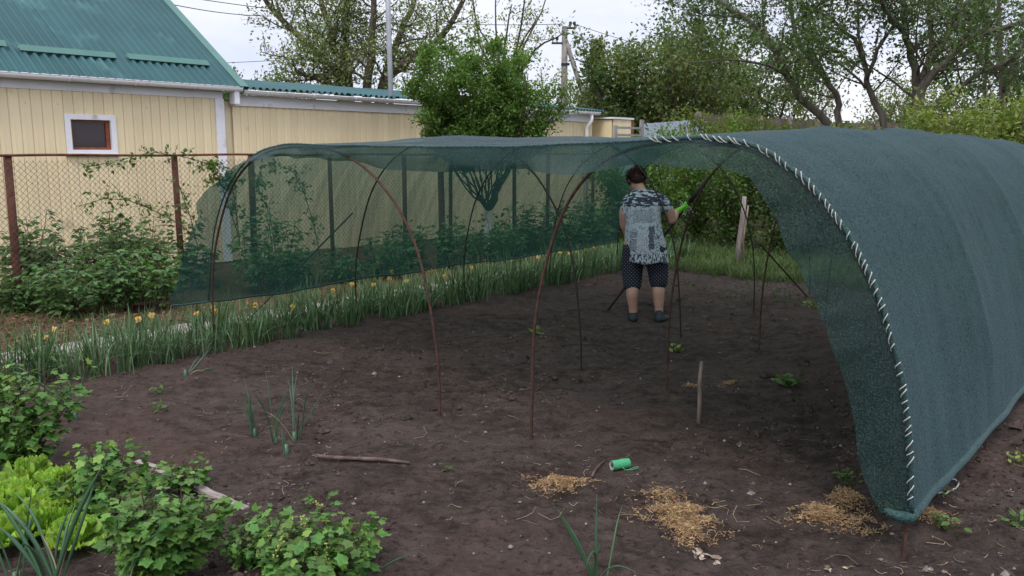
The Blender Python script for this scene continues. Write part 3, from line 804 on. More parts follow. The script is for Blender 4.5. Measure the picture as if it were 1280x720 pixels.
# far fences seen over the net
def fence_run(name, label, cat, ua, ub, vtop_a, vtop_b, Ya, Yb, mt, npan, postmat=None):
    a = at_depth(ua, vtop_a, Ya); b = at_depth(ub, vtop_b, Yb)
    d = b-a; Lh = math.hypot(d[0], d[1]); t = thing(name, label, cat, (a[0], a[1], 0), math.atan2(d[1], d[0]))
    w = Lh/npan
    pan = MB().box(.004, w-.006, 0, .025, .05, 1).mesh('fence_board', smooth=False)
    for k in range(npan):
        z = a[2] + d[2]*(k+.5)/npan; o = link('fence_board', pan, mt, t, (k*w, .003*(k % 2), 0)); o.scale = (1, 1, z)
    if postmat:
        for k in range(0, npan+1, 4):
            z = a[2] + d[2]*k/npan; MB().box(k*w-.05, k*w+.05, -.10, -.006, 0, z+.05).build('post', postmat, t, smooth=False)
    return t
fence_run('metal_fence', 'pale blue metal sheet fence beyond the outbuilding', 'fence', 800, 880, 155, 149, 19.6, 20.6, M['bluemetal'], 9)
fence_run('board_fence', 'dark brown board fence below the large trees', 'fence', 872, 1020, 142, 151, 21, 22.5, M['brownfence'], 16, M['greywood'])
fence_run('dark_fence', 'low dark board fence between the tree trunks at the right', 'fence', 1020, 1210, 153, 155, 23, 23, M['brownfence'], 20, M['brownfence'])
a = at_depth(768, 158, 18.6); b = at_depth(804, 153, 19.2); d = b-a; Lh = math.hypot(d[0], d[1])
gt = thing('gate', 'grey painted gate with open top rails beside the blue metal fence', 'gate', (a[0], a[1], 0), math.atan2(d[1], d[0]))
MB().box(0, .07, -.03, .03, 0, a[2]+.02).build('post', M['greypaint'], gt, smooth=False)
MB().box(Lh-.09, Lh, -.03, .03, 0, b[2]+.06).build('post', M['greypaint'], gt, smooth=False)
MB().box(.071, Lh-.091, -.02, .02, a[2]-.05, a[2]).build('rail', M['greypaint'], gt, smooth=False)
MB().box(.071, Lh-.091, -.02, .02, a[2]-.21, a[2]-.16).build('rail', M['greypaint'], gt, smooth=False)
MB().box(.071, Lh-.091, -.01, .01, .1, a[2]-.23).build('infill_sheet', M['bluemetal'], gt, smooth=False)

# far house between the trees at the right
q = at_depth(1205, 120, 85)
fh = thing('far_house', 'pale far house with red tiled roof glimpsed between tree trunks', 'house', (q[0], q[1], 0), .15)
MB().box(-4, 4, 0, 6, 0, 3.4).build('wall', M['farwall'], fh, smooth=False)
MB().add([(-4.4, -.4, 3.4), (4.4, -.4, 3.4), (4.4, 6.4, 3.4), (-4.4, 6.4, 3.4), (-4.4, 3, 5.6), (4.4, 3, 5.6)], [(0, 1, 5, 4), (2, 3, 4, 5)], [(0, 4, 3), (1, 2, 5)]).build('roof', M['redroof'], fh, smooth=False)
for x in (-2.6, 0, 2.4): MB().box(x-.5, x+.5, -.05, .02, 1.2, 2.5).build('window', M['glass'], fh, smooth=False)

# garden path of concrete slabs beside the daffodils
path = tag(bpy.data.objects.new('garden_path', None), kind='structure'); col.objects.link(path)
pp = W(-7.15, 2.0); path.location = tuple(pp); path.rotation_euler = (0, 0, GROT)
slab = MB().box(-.19, .19, .006, .594, -.05, .045).mesh('slab', smooth=False)
for k in range(16):
    o = link('slab', slab, M['concrete'], path, (random.uniform(-.01, .01), k*.6, random.uniform(-.01, .008))); o.rotation_euler = (random.uniform(-.01, .01), random.uniform(-.015, .015), random.uniform(-.015, .015))

# ------------------------------------------------------------------ PERSON (seen from behind, holding a long bar)
def remeshed(mb, voxel, smooth=6, name='tmp'):
    me = mb.mesh(name); o = bpy.data.objects.new(name, me); col.objects.link(o)
    r = o.modifiers.new('r', 'REMESH'); r.mode = 'VOXEL'; r.voxel_size = voxel
    s = o.modifiers.new('s', 'SMOOTH'); s.factor = .5; s.iterations = smooth
    dg = bpy.context.evaluated_depsgraph_get(); out = bpy.data.meshes.new_from_object(o.evaluated_get(dg))
    bpy.data.objects.remove(o); bpy.data.meshes.remove(me)
    out.polygons.foreach_set('use_smooth', np.ones(len(out.polygons), dtype=bool)); return out
def capsule(mb, pts, r, sides=16, ry=None):
    P_ = np.array(pts, float); R_ = np.array(r, float); RY_ = R_ if ry is None else np.array(ry, float)
    K = 14; t = np.linspace(0, len(P_)-1, (len(P_)-1)*5+1); idx = np.arange(len(P_))
    Q = np.stack([np.interp(t, idx, P_[:, k]) for k in range(3)], 1)
    for _ in range(2): Q[1:-1] = (Q[:-2]+2*Q[1:-1]+Q[2:])/4
    rr = np.interp(t, idx, R_); ry_ = np.interp(t, idx, RY_)
    d0 = nrm(Q[0]-Q[1]); d1 = nrm(Q[-1]-Q[-2])
    c0 = [Q[0]+d0*min(rr[0], ry_[0])*sin(a) for a in (1.25, .9, .5)]; c1 = [Q[-1]+d1*min(rr[-1], ry_[-1])*sin(a) for a in (.5, .9, 1.25)]
    f0 = [cos(a) for a in (1.25, .9, .5)]
    Q = np.vstack([c0, Q, c1]); rr = np.concatenate([[rr[0]*f for f in f0], rr, [rr[-1]*f for f in f0[::-1]]])
    ry_ = np.concatenate([[ry_[0]*f for f in f0], ry_, [ry_[-1]*f for f in f0[::-1]]])
    mb.tube(Q, rr, sides, True, ry_)
pp = at_ground(806, 398); PZ = gz(pp[0], pp[1])
PR = -math.atan2(pp[0], pp[1]) - .05          # turned so that her back faces the camera
person = thing('person', 'woman seen from behind in patterned blouse and dotted shorts holding a bar', 'person', (pp[0], pp[1], PZ), PR); person.rotation_euler = (radians(-3), radians(-2), PR)
bar_a = np.array([-.50, .34, -.05]); bar_b = np.array([.62, .36, 1.43]); bd = nrm(bar_b-bar_a)
def on_bar(x): return bar_a + (bar_b-bar_a)*(x-bar_a[0])/(bar_b[0]-bar_a[0])
RH = on_bar(.395); LH = on_bar(-.02)
body = MB()
hipL, hipR = np.array([-.10, .0, .78]), np.array([.10, .0, .78])
capsule(body, [hipL, (-.125, .02, .55), (-.115, .0, .44), (-.120, -.035, .30), (-.115, -.01, .15), (-.115, .0, .07)], [.105, .088, .066, .064, .045, .040])
capsule(body, [hipR, (.125, .05, .55), (.130, .05, .44), (.138, .01, .30), (.140, .02, .15), (.142, .025, .07)], [.105, .088, .066, .064, .045, .040])
capsule(body, [(-.115, -.02, .035), (-.12, .06, .03), (-.13, .15, .022)], [.036, .042, .034], ry=[.034, .030, .02])
capsule(body, [(.142, .0, .035), (.175, .06, .03), (.235, .12, .022)], [.036, .042, .034], ry=[.034, .030, .02])
capsule(body, [(0, 0, .76), (0, .0, .9), (0, .0, 1.05), (0, .01, 1.17), (0, .03, 1.22)], [.15, .145, .15, .14, .08], 20, ry=[.12, .115, .115, .105, .08])
capsule(body, [(-.12, .03, 1.22), (.125, .03, 1.22)], [.05, .05])
# arms
shR, elR = np.array([.165, .03, 1.225]), np.array([.27, .06, 1.02])
wrR = RH + np.array([-.085, -.06, -.035])
capsule(body, [shR, (.245, .035, 1.13), elR], [.052, .050, .043])
capsule(body, [elR, elR*.55+wrR*.45+[0, 0, -.008], wrR], [.044, .042, .028])
shL, elL = np.array([-.155, .04, 1.225]), np.array([-.205, .06, .98]); wrL = LH + np.array([-.06, -.075, .03])
capsule(body, [shL, (-.205, .03, 1.1), elL], [.050, .049, .042])
capsule(body, [elL, (elL+wrL)/2, wrL], [.043, .040, .028])
# neck and head, bent forward and to the left
hc_ = np.array([-.085, .115, 1.425])
capsule(body, [(-.01, .04, 1.26), (-.035, .06, 1.32), (-.06, .085, 1.37)], [.062, .054, .052])
HR = Matrix.Rotation(radians(-44), 3, 'X') @ Matrix.Rotation(radians(-10), 3, 'Y') @ Matrix.Rotation(radians(16), 3, 'Z')
def hp(x, y, z): return hc_ + np.array(HR @ Vector((x, y, z)))
body.ellipsoid(hp(0, 0, .02), .075, .092, .088, HR)
body.ellipsoid(hp(0, .028, -.045), .058, .065, .065, HR)
body.ellipsoid(hp(0, .082, -.085), .028, .022, .022, HR)
body.ellipsoid(hp(0, .096, -.022), .012, .022, .024, HR)
body.ellipsoid(hp(0, .083, .022), .045, .018, .012, HR)
body.ellipsoid(hp(.028, .080, -.042), .022, .018, .018, HR); body.ellipsoid(hp(-.028, .080, -.042), .022, .018, .018, HR)
for sx in (-1, 1): body.ellipsoid(hp(sx*.076, -.005, -.012), .010, .020, .030, HR)
link('body', remeshed(body, .0085, 5), M['skin'], person)
for sx in (-1, 1):
    e = MB(); e.ellipsoid(hp(sx*.028, .083, .0), .011, .008, .009, HR, 10, 8); e.build('eye', M['white'], person)
    MB().ellipsoid(hp(sx*.028, .0905, .0), .005, .002, .005, HR, 8, 6).build('iris', M['darkhole'], person)
lips = mat('lips', (.38, .12, .10), rough=.5)
MB().ellipsoid(hp(0, .093, -.066), .021, .008, .008, HR, 12, 8).build('mouth', lips, person)

def grip(P_, d, wrist, side):
    """a gloved hand closed round a bar through P_ with direction d"""
    d = nrm(np.array(d)); w = np.array(wrist)-P_; w -= d*np.dot(w, d); w = nrm(w); u = np.cross(d, w)*side
    g_ = MB(); R0 = .026
    for k, (o, ln) in enumerate(((-.033, 3.7), (-.011, 4.0), (.011, 3.9), (.032, 3.3))):
        a = np.linspace(-.3, ln, 9); pts = [P_ + d*o + (w*cos(t) + u*sin(t))*(R0+(.004 if t < 1 else 0)) for t in a]
        capsule(g_, pts, np.linspace(.0105, .0080, 9), 10)
    capsule(g_, [P_+w*.030+d*.036-u*.008, P_+w*.018+d*.05-u*.026, P_-w*.012+d*.045-u*.028, P_-w*.026+d*.034-u*.010], [.013, .012, .0105, .009], 10)
    capsule(g_, [P_+w*.030-d*.026, P_+w*.030+d*.030], [.019, .020], 12)
    capsule(g_, [P_+w*.034, np.array(wrist)], [.032, .031], 14, ry=[.020, .029])
    capsule(g_, [np.array(wrist)+(P_-wrist)*.25, np.array(wrist)-(P_-wrist)*.18], [.033, .034], 14)
    return g_
link('glove', remeshed(grip(RH, bd, wrR, 1), .0042, 3), M['glove'], person)
link('glove', remeshed(grip(LH, bd, wrL, -1), .0042, 3), M['glove'], person)
# slippers
for sx, x0, x1 in ((-1, -.115, -.13), (1, .142, .235)):
    s_ = MB(); capsule(s_, [(x0, -.035, .04), ((x0+x1)/2, .055, .035), (x1, .155, .026)], [.046, .051, .042], ry=[.045, .038, .028])
    capsule(s_, [(x0, -.01, .05), (x0, -.005, .085)], [.049, .047])
    link('slipper', remeshed(s_, .008, 4), M['slipper'], person)
# blouse
bl = MB()
zz = np.array([.60, .68, .78, .88, .98, 1.08, 1.17, 1.24, 1.295, 1.33]); cx = np.array([.020, .016, .010, .0, -.006, -.008, -.006, -.004, -.01, -.015])
hw = np.array([.222, .214, .203, .190, .178, .172, .172, .165, .138, .088]); hd = np.array([.165, .165, .165, .158, .150, .145, .140, .120, .092, .065])
cy = np.array([.02, .02, .015, .01, .01, .015, .02, .03, .04, .05])
ring = np.linspace(0, 2*pi, 56, endpoint=False); V = []
for z_, w_, d_, x_, y_ in zip(zz, hw, hd, cx, cy):
    f = np.clip((1.15-z_)/.5, 0, 1); rip = 1 + f*.030*np.sin(ring*7+z_*5) + .018*fbm(ring*2.2, np.full(56, z_*7), 3)
    zo = np.where(z_ < .61, .012*np.sin(ring*5), 0)
    V.append(np.stack([x_+w_*np.sign(np.cos(ring))*np.abs(np.cos(ring))**.85*rip, y_+d_*np.sin(ring)*rip, z_+zo], 1))
n = 56; K = len(zz); V = np.concatenate(V); V = np.vstack([V, [cx[0], cy[0], .60], [cx[-1], cy[-1], 1.32]])
i, j = np.meshgrid(np.arange(K-1), np.arange(n), indexing='ij'); a = (i*n+j).ravel(); b_ = (i*n+(j+1) % n).ravel()
bl.add(V, np.stack([a, b_, b_+n, a+n], 1), [(K*n, (k+1) % n, k) for k in range(n)] + [(K*n+1, (K-1)*n+k, (K-1)*n+(k+1) % n) for k in range(n)])
capsule(bl, [(.10, .03, 1.245), shR, (.225, .04, 1.145)], [.056, .064, .062])
capsule(bl, [(-.10, .035, 1.245), shL, (-.188, .04, 1.11)], [.056, .063, .061])
bme = remeshed(bl, .0095, 3)
# cut the neckline and sleeves back with folds: push small wrinkles in
co = np.empty(len(bme.vertices)*3, dtype=np.float32); bme.vertices.foreach_get('co', co); co = co.reshape(-1, 3)
amp = .006*fbm(co[:, 0]*9+co[:, 2]*6, co[:, 2]*16-co[:, 0]*11, 3)
nn = nrm(co - np.stack([co[:, 0]*0, co[:, 0]*0+.015, co[:, 2]], 1)); co += nn*amp[:, None]
bme.vertices.foreach_set('co', co.ravel()); bme.update()

def blouse_material():
    m = bpy.data.materials.new('patterned blouse'); m.use_nodes = True; nt = m.node_tree; N = nt.nodes; Lk = nt.links.new
    b = N['Principled BSDF']; b.inputs['Roughness'].default_value = .85
    tc = N.new('ShaderNodeTexCoord'); sp = N.new('ShaderNodeSeparateXYZ'); Lk(tc.outputs['Object'], sp.inputs['Vector'])
    def math_(op, a, b_=None):
        n = N.new('ShaderNodeMath'); n.operation = op; n.use_clamp = False
        for i, s_ in enumerate((a, b_)):
            if s_ is None: continue
            if isinstance(s_, (int, float)): n.inputs[i].default_value = s_
            else: Lk(s_, n.inputs[i])
        return n.outputs[0]
    dn_ = N.new('ShaderNodeTexNoise'); dn_.inputs['Scale'].default_value = 22; Lk(tc.outputs['Object'], dn_.inputs['Vector']); wob_ = math_('MULTIPLY', math_('SUBTRACT', dn_.outputs['Fac'], .5), .07)
    X, Z = math_('ADD', sp.outputs['X'], wob_), math_('ADD', sp.outputs['Z'], wob_)
    def band(v, a, b_): return math_('MULTIPLY', math_('GREATER_THAN', v, a), math_('LESS_THAN', v, b_))
    def noise(sc, th, stretch=(1, 1, 1)):
        mp = N.new('ShaderNodeMapping'); mp.inputs['Scale'].default_value = stretch; Lk(tc.outputs['Object'], mp.inputs['Vector'])
        n = N.new('ShaderNodeTexNoise'); n.inputs['Scale'].default_value = sc; n.inputs['Detail'].default_value = 2; Lk(mp.outputs['Vector'], n.inputs['Vector'])
        return math_('GREATER_THAN', n.outputs['Fac'], th)
    yoke = math_('MULTIPLY', band(Z, 1.16, 1.4), noise(24, .46, (.6, 1, 2.2)))
    sides = math_('MULTIPLY', band(math_('ABSOLUTE', math_('SUBTRACT', X, -.0)), .145, .3), noise(60, .63, (1, 1, .5)))
    hem = math_('MULTIPLY', band(Z, .5, .70), noise(48, .52, (1.6, 1, .6)))
    stripes = math_('MULTIPLY', band(math_('SINE', math_('MULTIPLY', Z, 520)), .1, 2), 1)
    blkA = math_('MULTIPLY', math_('MULTIPLY', band(X, -.135, -.065), band(Z, .72, .93)), stripes)
    blkB = math_('MULTIPLY', math_('MULTIPLY', band(X, .055, .105), band(Z, .74, .97)), math_('SUBTRACT', 1, math_('MULTIPLY', stripes, .35)))
    mid = math_('MULTIPLY', math_('MULTIPLY', band(X, -.10, .10), band(Z, 1.0, 1.13)), math_('MULTIPLY', stripes, .65))
    fleck = math_('MULTIPLY', noise(75, .57, (1, 1, .6)), .55)
    dots = math_('MULTIPLY', math_('MULTIPLY', band(X, .12, .15), band(Z, .70, 1.0)), noise(60, .56))
    s_ = yoke
    for t in (sides, hem, blkA, blkB, mid, dots, fleck): s_ = math_('MAXIMUM', s_, t)
    mx = N.new('ShaderNodeMixRGB'); mx.inputs['Color1'].default_value = (.50, .54, .60, 1); mx.inputs['Color2'].default_value = (.030, .034, .060, 1)
    Lk(math_('MINIMUM', s_, 1), mx.inputs['Fac']); Lk(mx.outputs['Color'], b.inputs['Base Color'])
    return m
def dotted_material():
    m = bpy.data.materials.new('dotted shorts'); m.use_nodes = True; nt = m.node_tree; N = nt.nodes; Lk = nt.links.new
    b = N['Principled BSDF']; b.inputs['Roughness'].default_value = .9
    tc = N.new('ShaderNodeTexCoord'); mp = N.new('ShaderNodeMapping'); mp.inputs['Scale'].default_value = (40, 0, 40); mp.inputs['Rotation'].default_value = (0, radians(45), 0)
    Lk(tc.outputs['Object'], mp.inputs['Vector'])
    v = N.new('ShaderNodeTexVoronoi'); v.inputs['Scale'].default_value = 1; v.inputs['Randomness'].default_value = 0; Lk(mp.outputs['Vector'], v.inputs['Vector'])
    r = N.new('ShaderNodeValToRGB'); r.color_ramp.elements[0].position = .12; r.color_ramp.elements[0].color = (.20, .21, .26, 1)
    r.color_ramp.elements[1].position = .24; r.color_ramp.elements[1].color = (.010, .012, .022, 1)
    Lk(v.outputs['Distance'], r.inputs['Fac']); Lk(r.outputs['Color'], b.inputs['Base Color']); return m
link('blouse', bme, blouse_material(), person)
so = MB()
capsule(so, [(-.095, .01, .74), (-.118, .015, .60), (-.122, .01, .48), (-.122, .0, .385)], [.125, .112, .102, .092], 20, ry=[.13, .115, .10, .09])
capsule(so, [(.10, .01, .74), (.122, .035, .60), (.134, .045, .50), (.138, .035, .41)], [.125, .112, .102, .092], 20, ry=[.13, .115, .10, .09])
link('shorts', remeshed(so, .009, 3), dotted_material(), person)
# hair: short, tousled
hm = MB(); hm.ellipsoid(hp(0, -.018, .035), .088, .100, .092, HR)
hm.ellipsoid(hp(0, -.045, -.01), .074, .065, .075, HR)
hair = link('hair', remeshed(hm, .009, 2), M['hair'], person)
Nh = 1500; u_ = nrm(rng.normal(size=(Nh, 3))); u_ = u_[(u_[:, 1] < .55) | (u_[:, 2] > .45)]; u_ = u_[u_[:, 2] > -.75]
cen = np.array([hp(*(np.array([.084, .096, .088])*q + [0, -.022, .026])) for q in u_]); nn = np.array([np.array(HR @ Vector(q)) for q in u_])
dn = np.array(HR @ Vector((0, -.3, -1))); ax = nrm(nn*.55 + dn*.75 + rng.normal(size=nn.shape)*.35)
st = MB(); leaves(st, cen-nn*.004, ax, nn, rng.uniform(.028, .055, len(cen)), (np.array([(-.07,0,0),(.07,0,0),(.05,.6,.1),(0,1,-.02),(-.05,.6,.1)]), [np.array([(0,1,2,4)]), np.array([(4,2,3)])]))
st.build('strands', M['hair'], hair, kind='stuff')
# the bar she holds
bo = MB(); bo.tube(np.stack([np.linspace(bar_a[k], bar_b[k], 8) for k in range(3)], 1), [.014]*8, 8)
bo.tube(np.stack([np.linspace(on_bar(.44)[k], on_bar(.58)[k], 3) for k in range(3)], 1), [.020, .026, .018], 8)
bar = bo.build('digging_bar', M['rod_dark'], None, loc=(pp[0], pp[1], PZ)); bar.rotation_euler = (radians(-3), radians(-2), PR)
tag(bar, 'long dark bar held slantwise by the woman, lower end on the soil', 'bar')

# ------------------------------------------------------------------ TREES
def wander(p, d, length, K, wob, up=0.0, r=None):
    r = r or random
    pts = [np.array(p, float)]; d = nrm(np.array(d, float))
    for i in range(K):
        d = nrm(d + np.array([r.gauss(0, wob), r.gauss(0, wob), r.gauss(0, wob)+up])); pts.append(pts[-1]+d*length/K)
    return np.array(pts)
def point_on(pts, f):
    x = f*(len(pts)-1); i = min(int(x), len(pts)-2); g = x-i
    return pts[i]*(1-g)+pts[i+1]*g, nrm(pts[i+1]-pts[i])
def grow(wood, limbs, nbranch, blen, ntwig, tlen, up=.1, br=.35, start=.3, droop=0.0):
    """branches and twigs off the limbs; returns twig polylines that carry the leaves"""
    twigs = []
    for pts, r0, r1 in limbs:
        n = max(1, int(nbranch*random.uniform(.8, 1.2)))
        for k in range(n):
            f = start + (1-start)*(k+random.random())/n; p, t = point_on(pts, f)
            rd = nrm(np.array([random.gauss(0, 1), random.gauss(0, 1), random.gauss(.2, .7)])); rd = nrm(rd - t*np.dot(rd, t)*.8)
            d = nrm(t*.55 + rd*.9 + [0, 0, up]); ln = blen*random.uniform(.6, 1.25)*(1.15-.5*f)
            bp = wander(p, d, ln, 6, .16, up*.3 - droop*.3); rb = (r0*(1-f)+r1*f)*br
            wood.tube(bp, np.linspace(rb, rb*.25, len(bp)), 5, caps=False)
            m = max(2, int(ntwig*random.uniform(.7, 1.3)))
            for q in range(m):
                g = .2+.8*(q+random.random())/m; pt, tt_ = point_on(bp, min(g, 1))
                rd = nrm(np.array([random.gauss(0, 1), random.gauss(0, 1), random.gauss(0, .8)])); d2 = nrm(tt_*.5 + rd*.8 + [0, 0, up-droop])
                tp_ = wander(pt, d2, tlen*random.uniform(.6, 1.3), 4, .18, up*.2-droop*.5)
                wood.tube(tp_, np.linspace(rb*.3, rb*.10, 5), 3, caps=False); twigs.append(tp_)
    return twigs
def leaf_twigs(mb, twigs, per, size, spread, tmpl=LEAF4, hang=.0, svar=.35):
    T = np.array(twigs); n = len(T)
    idx = rng.integers(0, n, n*per); f = rng.random(n*per)*(T.shape[1]-1.001); i = f.astype(int); g = (f-i)[:, None]
    P_ = T[idx, i]*(1-g)+T[idx, i+1]*g; d = nrm(T[idx, i+1]-T[idx, i])
    o = rng.normal(size=P_.shape)*spread; ax = nrm(d*.5 + rng.normal(size=P_.shape)*.6 + [0, 0, -hang]); nn = nrm(rng.normal(size=P_.shape)*.7+[0, 0, .9])
    leaves(mb, P_+o, ax, nn, size*rng.uniform(1-svar, 1+svar, len(P_)), tmpl)
def tree(name, label, loc, limbs, barkm, leafm, nb, bl_, ntw, tl_, per, size, spread, group=None, tmpl=LEAF4, hang=0, cat='tree', **kw):
    """limbs: (points relative to loc, r0, r1)"""
    t = thing(name, label, cat, loc, 0, group)
    wood = MB()
    for pts, r0, r1 in limbs: wood.tube(pts, np.linspace(r0, r1, len(pts)), 8, caps=True)
    tw = grow(wood, limbs, nb, bl_, ntw, tl_, **kw)
    wood.build('trunk', barkm, t)
    lf = MB(); leaf_twigs(lf, tw, per, size, spread, tmpl, hang); lf.build('crown', leafm, t, smooth=False)
    return t
def vert_tree(name, label, loc, H, spreadw, nl, barkm, leafm, r=.1, first=.25, nb=8, ntw=6, per=14, size=.09, spread=.1, blf=.35, group=None, **kw):
    limbs = []; trunk = wander((0, 0, 0), (random.gauss(0, .05), random.gauss(0, .05), 1), H*first*1.2, 4, .05); limbs.append((trunk, r, r*.75))
    for k in range(nl):
        a = 2*pi*(k+random.random()*.7)/nl; p, _ = point_on(trunk, random.uniform(.7, 1))
        w = spreadw*random.uniform(.4, 1.0); d = (cos(a)*w, sin(a)*w, H*.7)
        limbs.append((wander(p, d, H*(1-first)*random.uniform(.75, 1.0), 7, .10, .05), r*.6, r*.12))
    return tree(name, label, loc, limbs, barkm, leafm, nb, H*blf*.6, ntw, H*blf*.28, per, size, spread, group, start=.15, **kw)
def gpt(u, Y):
    p = at_depth(u, 400, Y); p[2] = 0; return p
def px_limb(base, pts, Y, dy=None):
    """limb through picture positions at its own depth, relative to base"""
    out = []
    for i, (u, v) in enumerate(pts):
        out.append(at_depth(u, v, Y + (0 if dy is None else dy*i/(len(pts)-1))) - base)
    P_ = np.array(out); t = np.linspace(0, len(P_)-1, (len(P_)-1)*3+1); idx = np.arange(len(P_))
    Q = np.stack([np.interp(t, idx, P_[:, k]) for k in range(3)], 1)
    Q[1:-1] = (Q[:-2]+2*Q[1:-1]+Q[2:])/4 + rng.normal(size=Q[1:-1].shape)*.02
    return Q

# tall many-stemmed willow behind the outbuilding
Yw = 23.0; base = gpt(452, Yw)
lm = [([(438, 230), (433, 110), (418, 55), (402, 10), (392, -60)], 0), ([(440, 230), (436, 100), (430, 40), (436, -60)], .8), ([(455, 230), (457, 112), (466, 60), (466, 0), (470, -70)], -.5),
      ([(462, 230), (476, 112), (492, 60), (514, 15), (530, -50)], 1), ([(470, 190), (480, 100), (505, 80), (560, 40), (590, -20)], -1.2), ([(436, 150), (425, 95), (390, 60), (345, 20), (310, -30)], .6), ([(436, 180), (428, 120), (400, 100), (370, 90)], -.8)]
limbs = [(px_limb(base, pts, Yw, dy), .15, .05) for pts, dy in lm]
tree('willow_tree', 'tall willow with several dark leaning trunks and airy foliage behind the outbuilding', base, limbs, M['bark'], M['lf_willow'], 15, 1.5, 9, .75, 17, .098, .12, start=.25, hang=.3)
# young drooping shoots, pale green
base = gpt(640, 20)
limbs = [(px_limb(base, [(632, 220), (634, 120), (u0, 60), (u1, v1)], 20, random.uniform(-1, 1)), .05, .012) for u0, u1, v1 in ((600, 585, -30), (618, 620, -20), (628, 640, 5), (645, 660, -35), (655, 685, -10), (650, 672, 20), (668, 706, 40), (612, 598, 30))]
tree('young_tree', 'slender young tree with pale green upright shoots above the round bush', base, limbs, M['twig'], M['lf_yellow'], 7, .45, 3, .35, 12, .07, .04, start=.45, up=.3, hang=.3)
# bush-topped tree with whitewashed stem inside the fence
base = at_ground(612, 317); bt = thing('orchard_tree', 'dense vase-shaped green tree with whitewashed stem behind the net', 'tree', base)
wood = MB(); lowr = MB(); Yb = base[1]
stem = px_limb(base, [(612, 322), (612, 300), (609, 275), (611, 262)], Yb)
lowr.tube(stem, np.linspace(.085, .06, len(stem)), 10); lowr.build('whitewashed_stem', M['whitewash'], bt)
tops = [(519, 100), (524, 82), (534, 70), (546, 66), (560, 62), (574, 64), (588, 60), (603, 63), (618, 60), (632, 66), (645, 68), (656, 76), (660, 92), (642, 104), (560, 98), (585, 92), (612, 94), (636, 92), (538, 112), (600, 76), (570, 80)]
limbs = []
for (u, v) in tops:
    limbs.append((px_limb(base, [(611, 264), (611+(u-611)*.20, 246), (611+(u-611)*.50, 214), (611+(u-611)*.80, 160), (u, v)], Yb, random.uniform(-.8, .8)), .017, .006))
for l_, a, b_ in limbs: wood.tube(l_, np.linspace(a, b_, len(l_)), 6)
tw = grow(wood, limbs, 11, .38, 8, .20, up=.12, start=.50); lf = MB(); leaf_twigs(lf, tw, 30, .055, .045)
limbs2 = [(px_limb(base, [(613, 262), (625, 225), (650, 190), (u0, v0), (u1, v1)], Yb, -.3), .03, .008) for u0, v0, u1, v1 in ((672, 165, 700, 120), (680, 158, 712, 128), (670, 175, 690, 150), (655, 150, 672, 118))]
for l_, a, b_ in limbs2: wood.tube(l_, np.linspace(a, b_, len(l_)), 5)
tw = grow(wood, limbs2, 8, .35, 5, .2, up=.2, start=.4); leaf_twigs(lf, tw, 22, .055, .04)
wood.build('branches', M['twig'], bt); lf.build('crown', M['lf_bush'], bt, smooth=False)

# trees in the middle distance
def mid(name, label, u, Y, H, w, nl, lm_, **kw):
    return vert_tree(name, label, gpt(u, Y), H, w, nl, M['bark'], lm_, r=kw.pop('r', .10), **kw)
mid('bushy_tree', 'pale olive tree with thin bare twigs left of the utility pole', 680, 30, 4.6, 1.5, 9, M['lf_yellow'], nb=8, ntw=5, per=7, size=.10, spread=.1)
mid('bushy_tree', 'round dark bush far off just beside the steep green roof edge', 330, 36, 5.0, 2.6, 10, M['lf_dark'], nb=9, ntw=6, per=18, size=.16, spread=.2)
# conifer
base = gpt(741, 28); con = thing('conifer_tree', 'narrow pointed conifer standing right of the utility pole', 'tree', base)
wood = MB(); Hc = 1.65 + 28*(190-56)/1030; wood.tube([(0, 0, 0), (0, 0, Hc)], [.14, .02], 8); lf = MB(); tw = []
for k in range(150):
    z = .8 + (Hc-.8)*(k/150); a = k*2.4; rr_ = .15 + (Hc-z)*.23*random.uniform(.75, 1.1)
    bp = wander((0, 0, z), (cos(a), sin(a), -.15), rr_, 4, .08, .05); wood.tube(bp, np.linspace(.02, .006, 5), 4, caps=False); tw.append(bp)
leaf_twigs(lf, tw, 55, .10, .09, hang=.2); wood.build('trunk', M['bark'], con); lf.build('crown', M['lf_conifer'], con, smooth=False)
for u, Y, H, w, lmn, lab, kk in ((792, 25, 5.2, 2.0, 'lf_dark', 'dark green bushy tree right of the conifer above the grey gate', {}),
        (838, 24, 5.6, 2.4, 'lf_olive', 'tall olive green tree above the pale blue metal fence', {}),
        (775, 34, 4.8, 2.4, 'lf_olive', 'far olive tree between the conifer and the blue fence', {}),
        (880, 27, 5.4, 2.4, 'lf_dark', 'dark leafy tree behind the start of the brown board fence', {}),
        (950, 29, 5.6, 2.8, 'lf_olive', 'dull green tree far behind the middle of the board fence', {}),
        (1230, 30, 6.0, 3.0, 'lf_dark', 'dark tree far back at the right edge behind the yellow-green bush', {}),
        (1120, 34, 5.0, 3.0, 'lf_olive', 'low far tree between the large orchard trunks', {})):
    mid('leafy_tree', lab, u, Y, H, w, 10, M[lmn], nb=9, ntw=6, per=22, size=.13, spread=.16, first=.12)
for u, Y, H, w, lab in ((868, 18.2, 2.35, .4, 'yellow-green young tree in front of the blue metal fence'), (915, 18.6, 2.4, .4, 'loose yellow-green shrub in front of the brown fence'),
        (893, 17.6, 2.2, .4, 'light green sapling whose leaves overlap the blue fence end'), (948, 18, 2.35, .6, 'small bright sapling before the middle of the brown fence'), (990, 18, 2.3, .5, 'small yellow-leaved sapling just left of the leaning trunk'),
        (1045, 15, 2.15, .45, 'bright sapling poking over the net between the trunks')):
    mid('young_tree', lab, u, Y, H, w, 7, M['lf_yellow'], nb=7, ntw=5, per=16, size=.075, spread=.07, r=.03, first=.2)
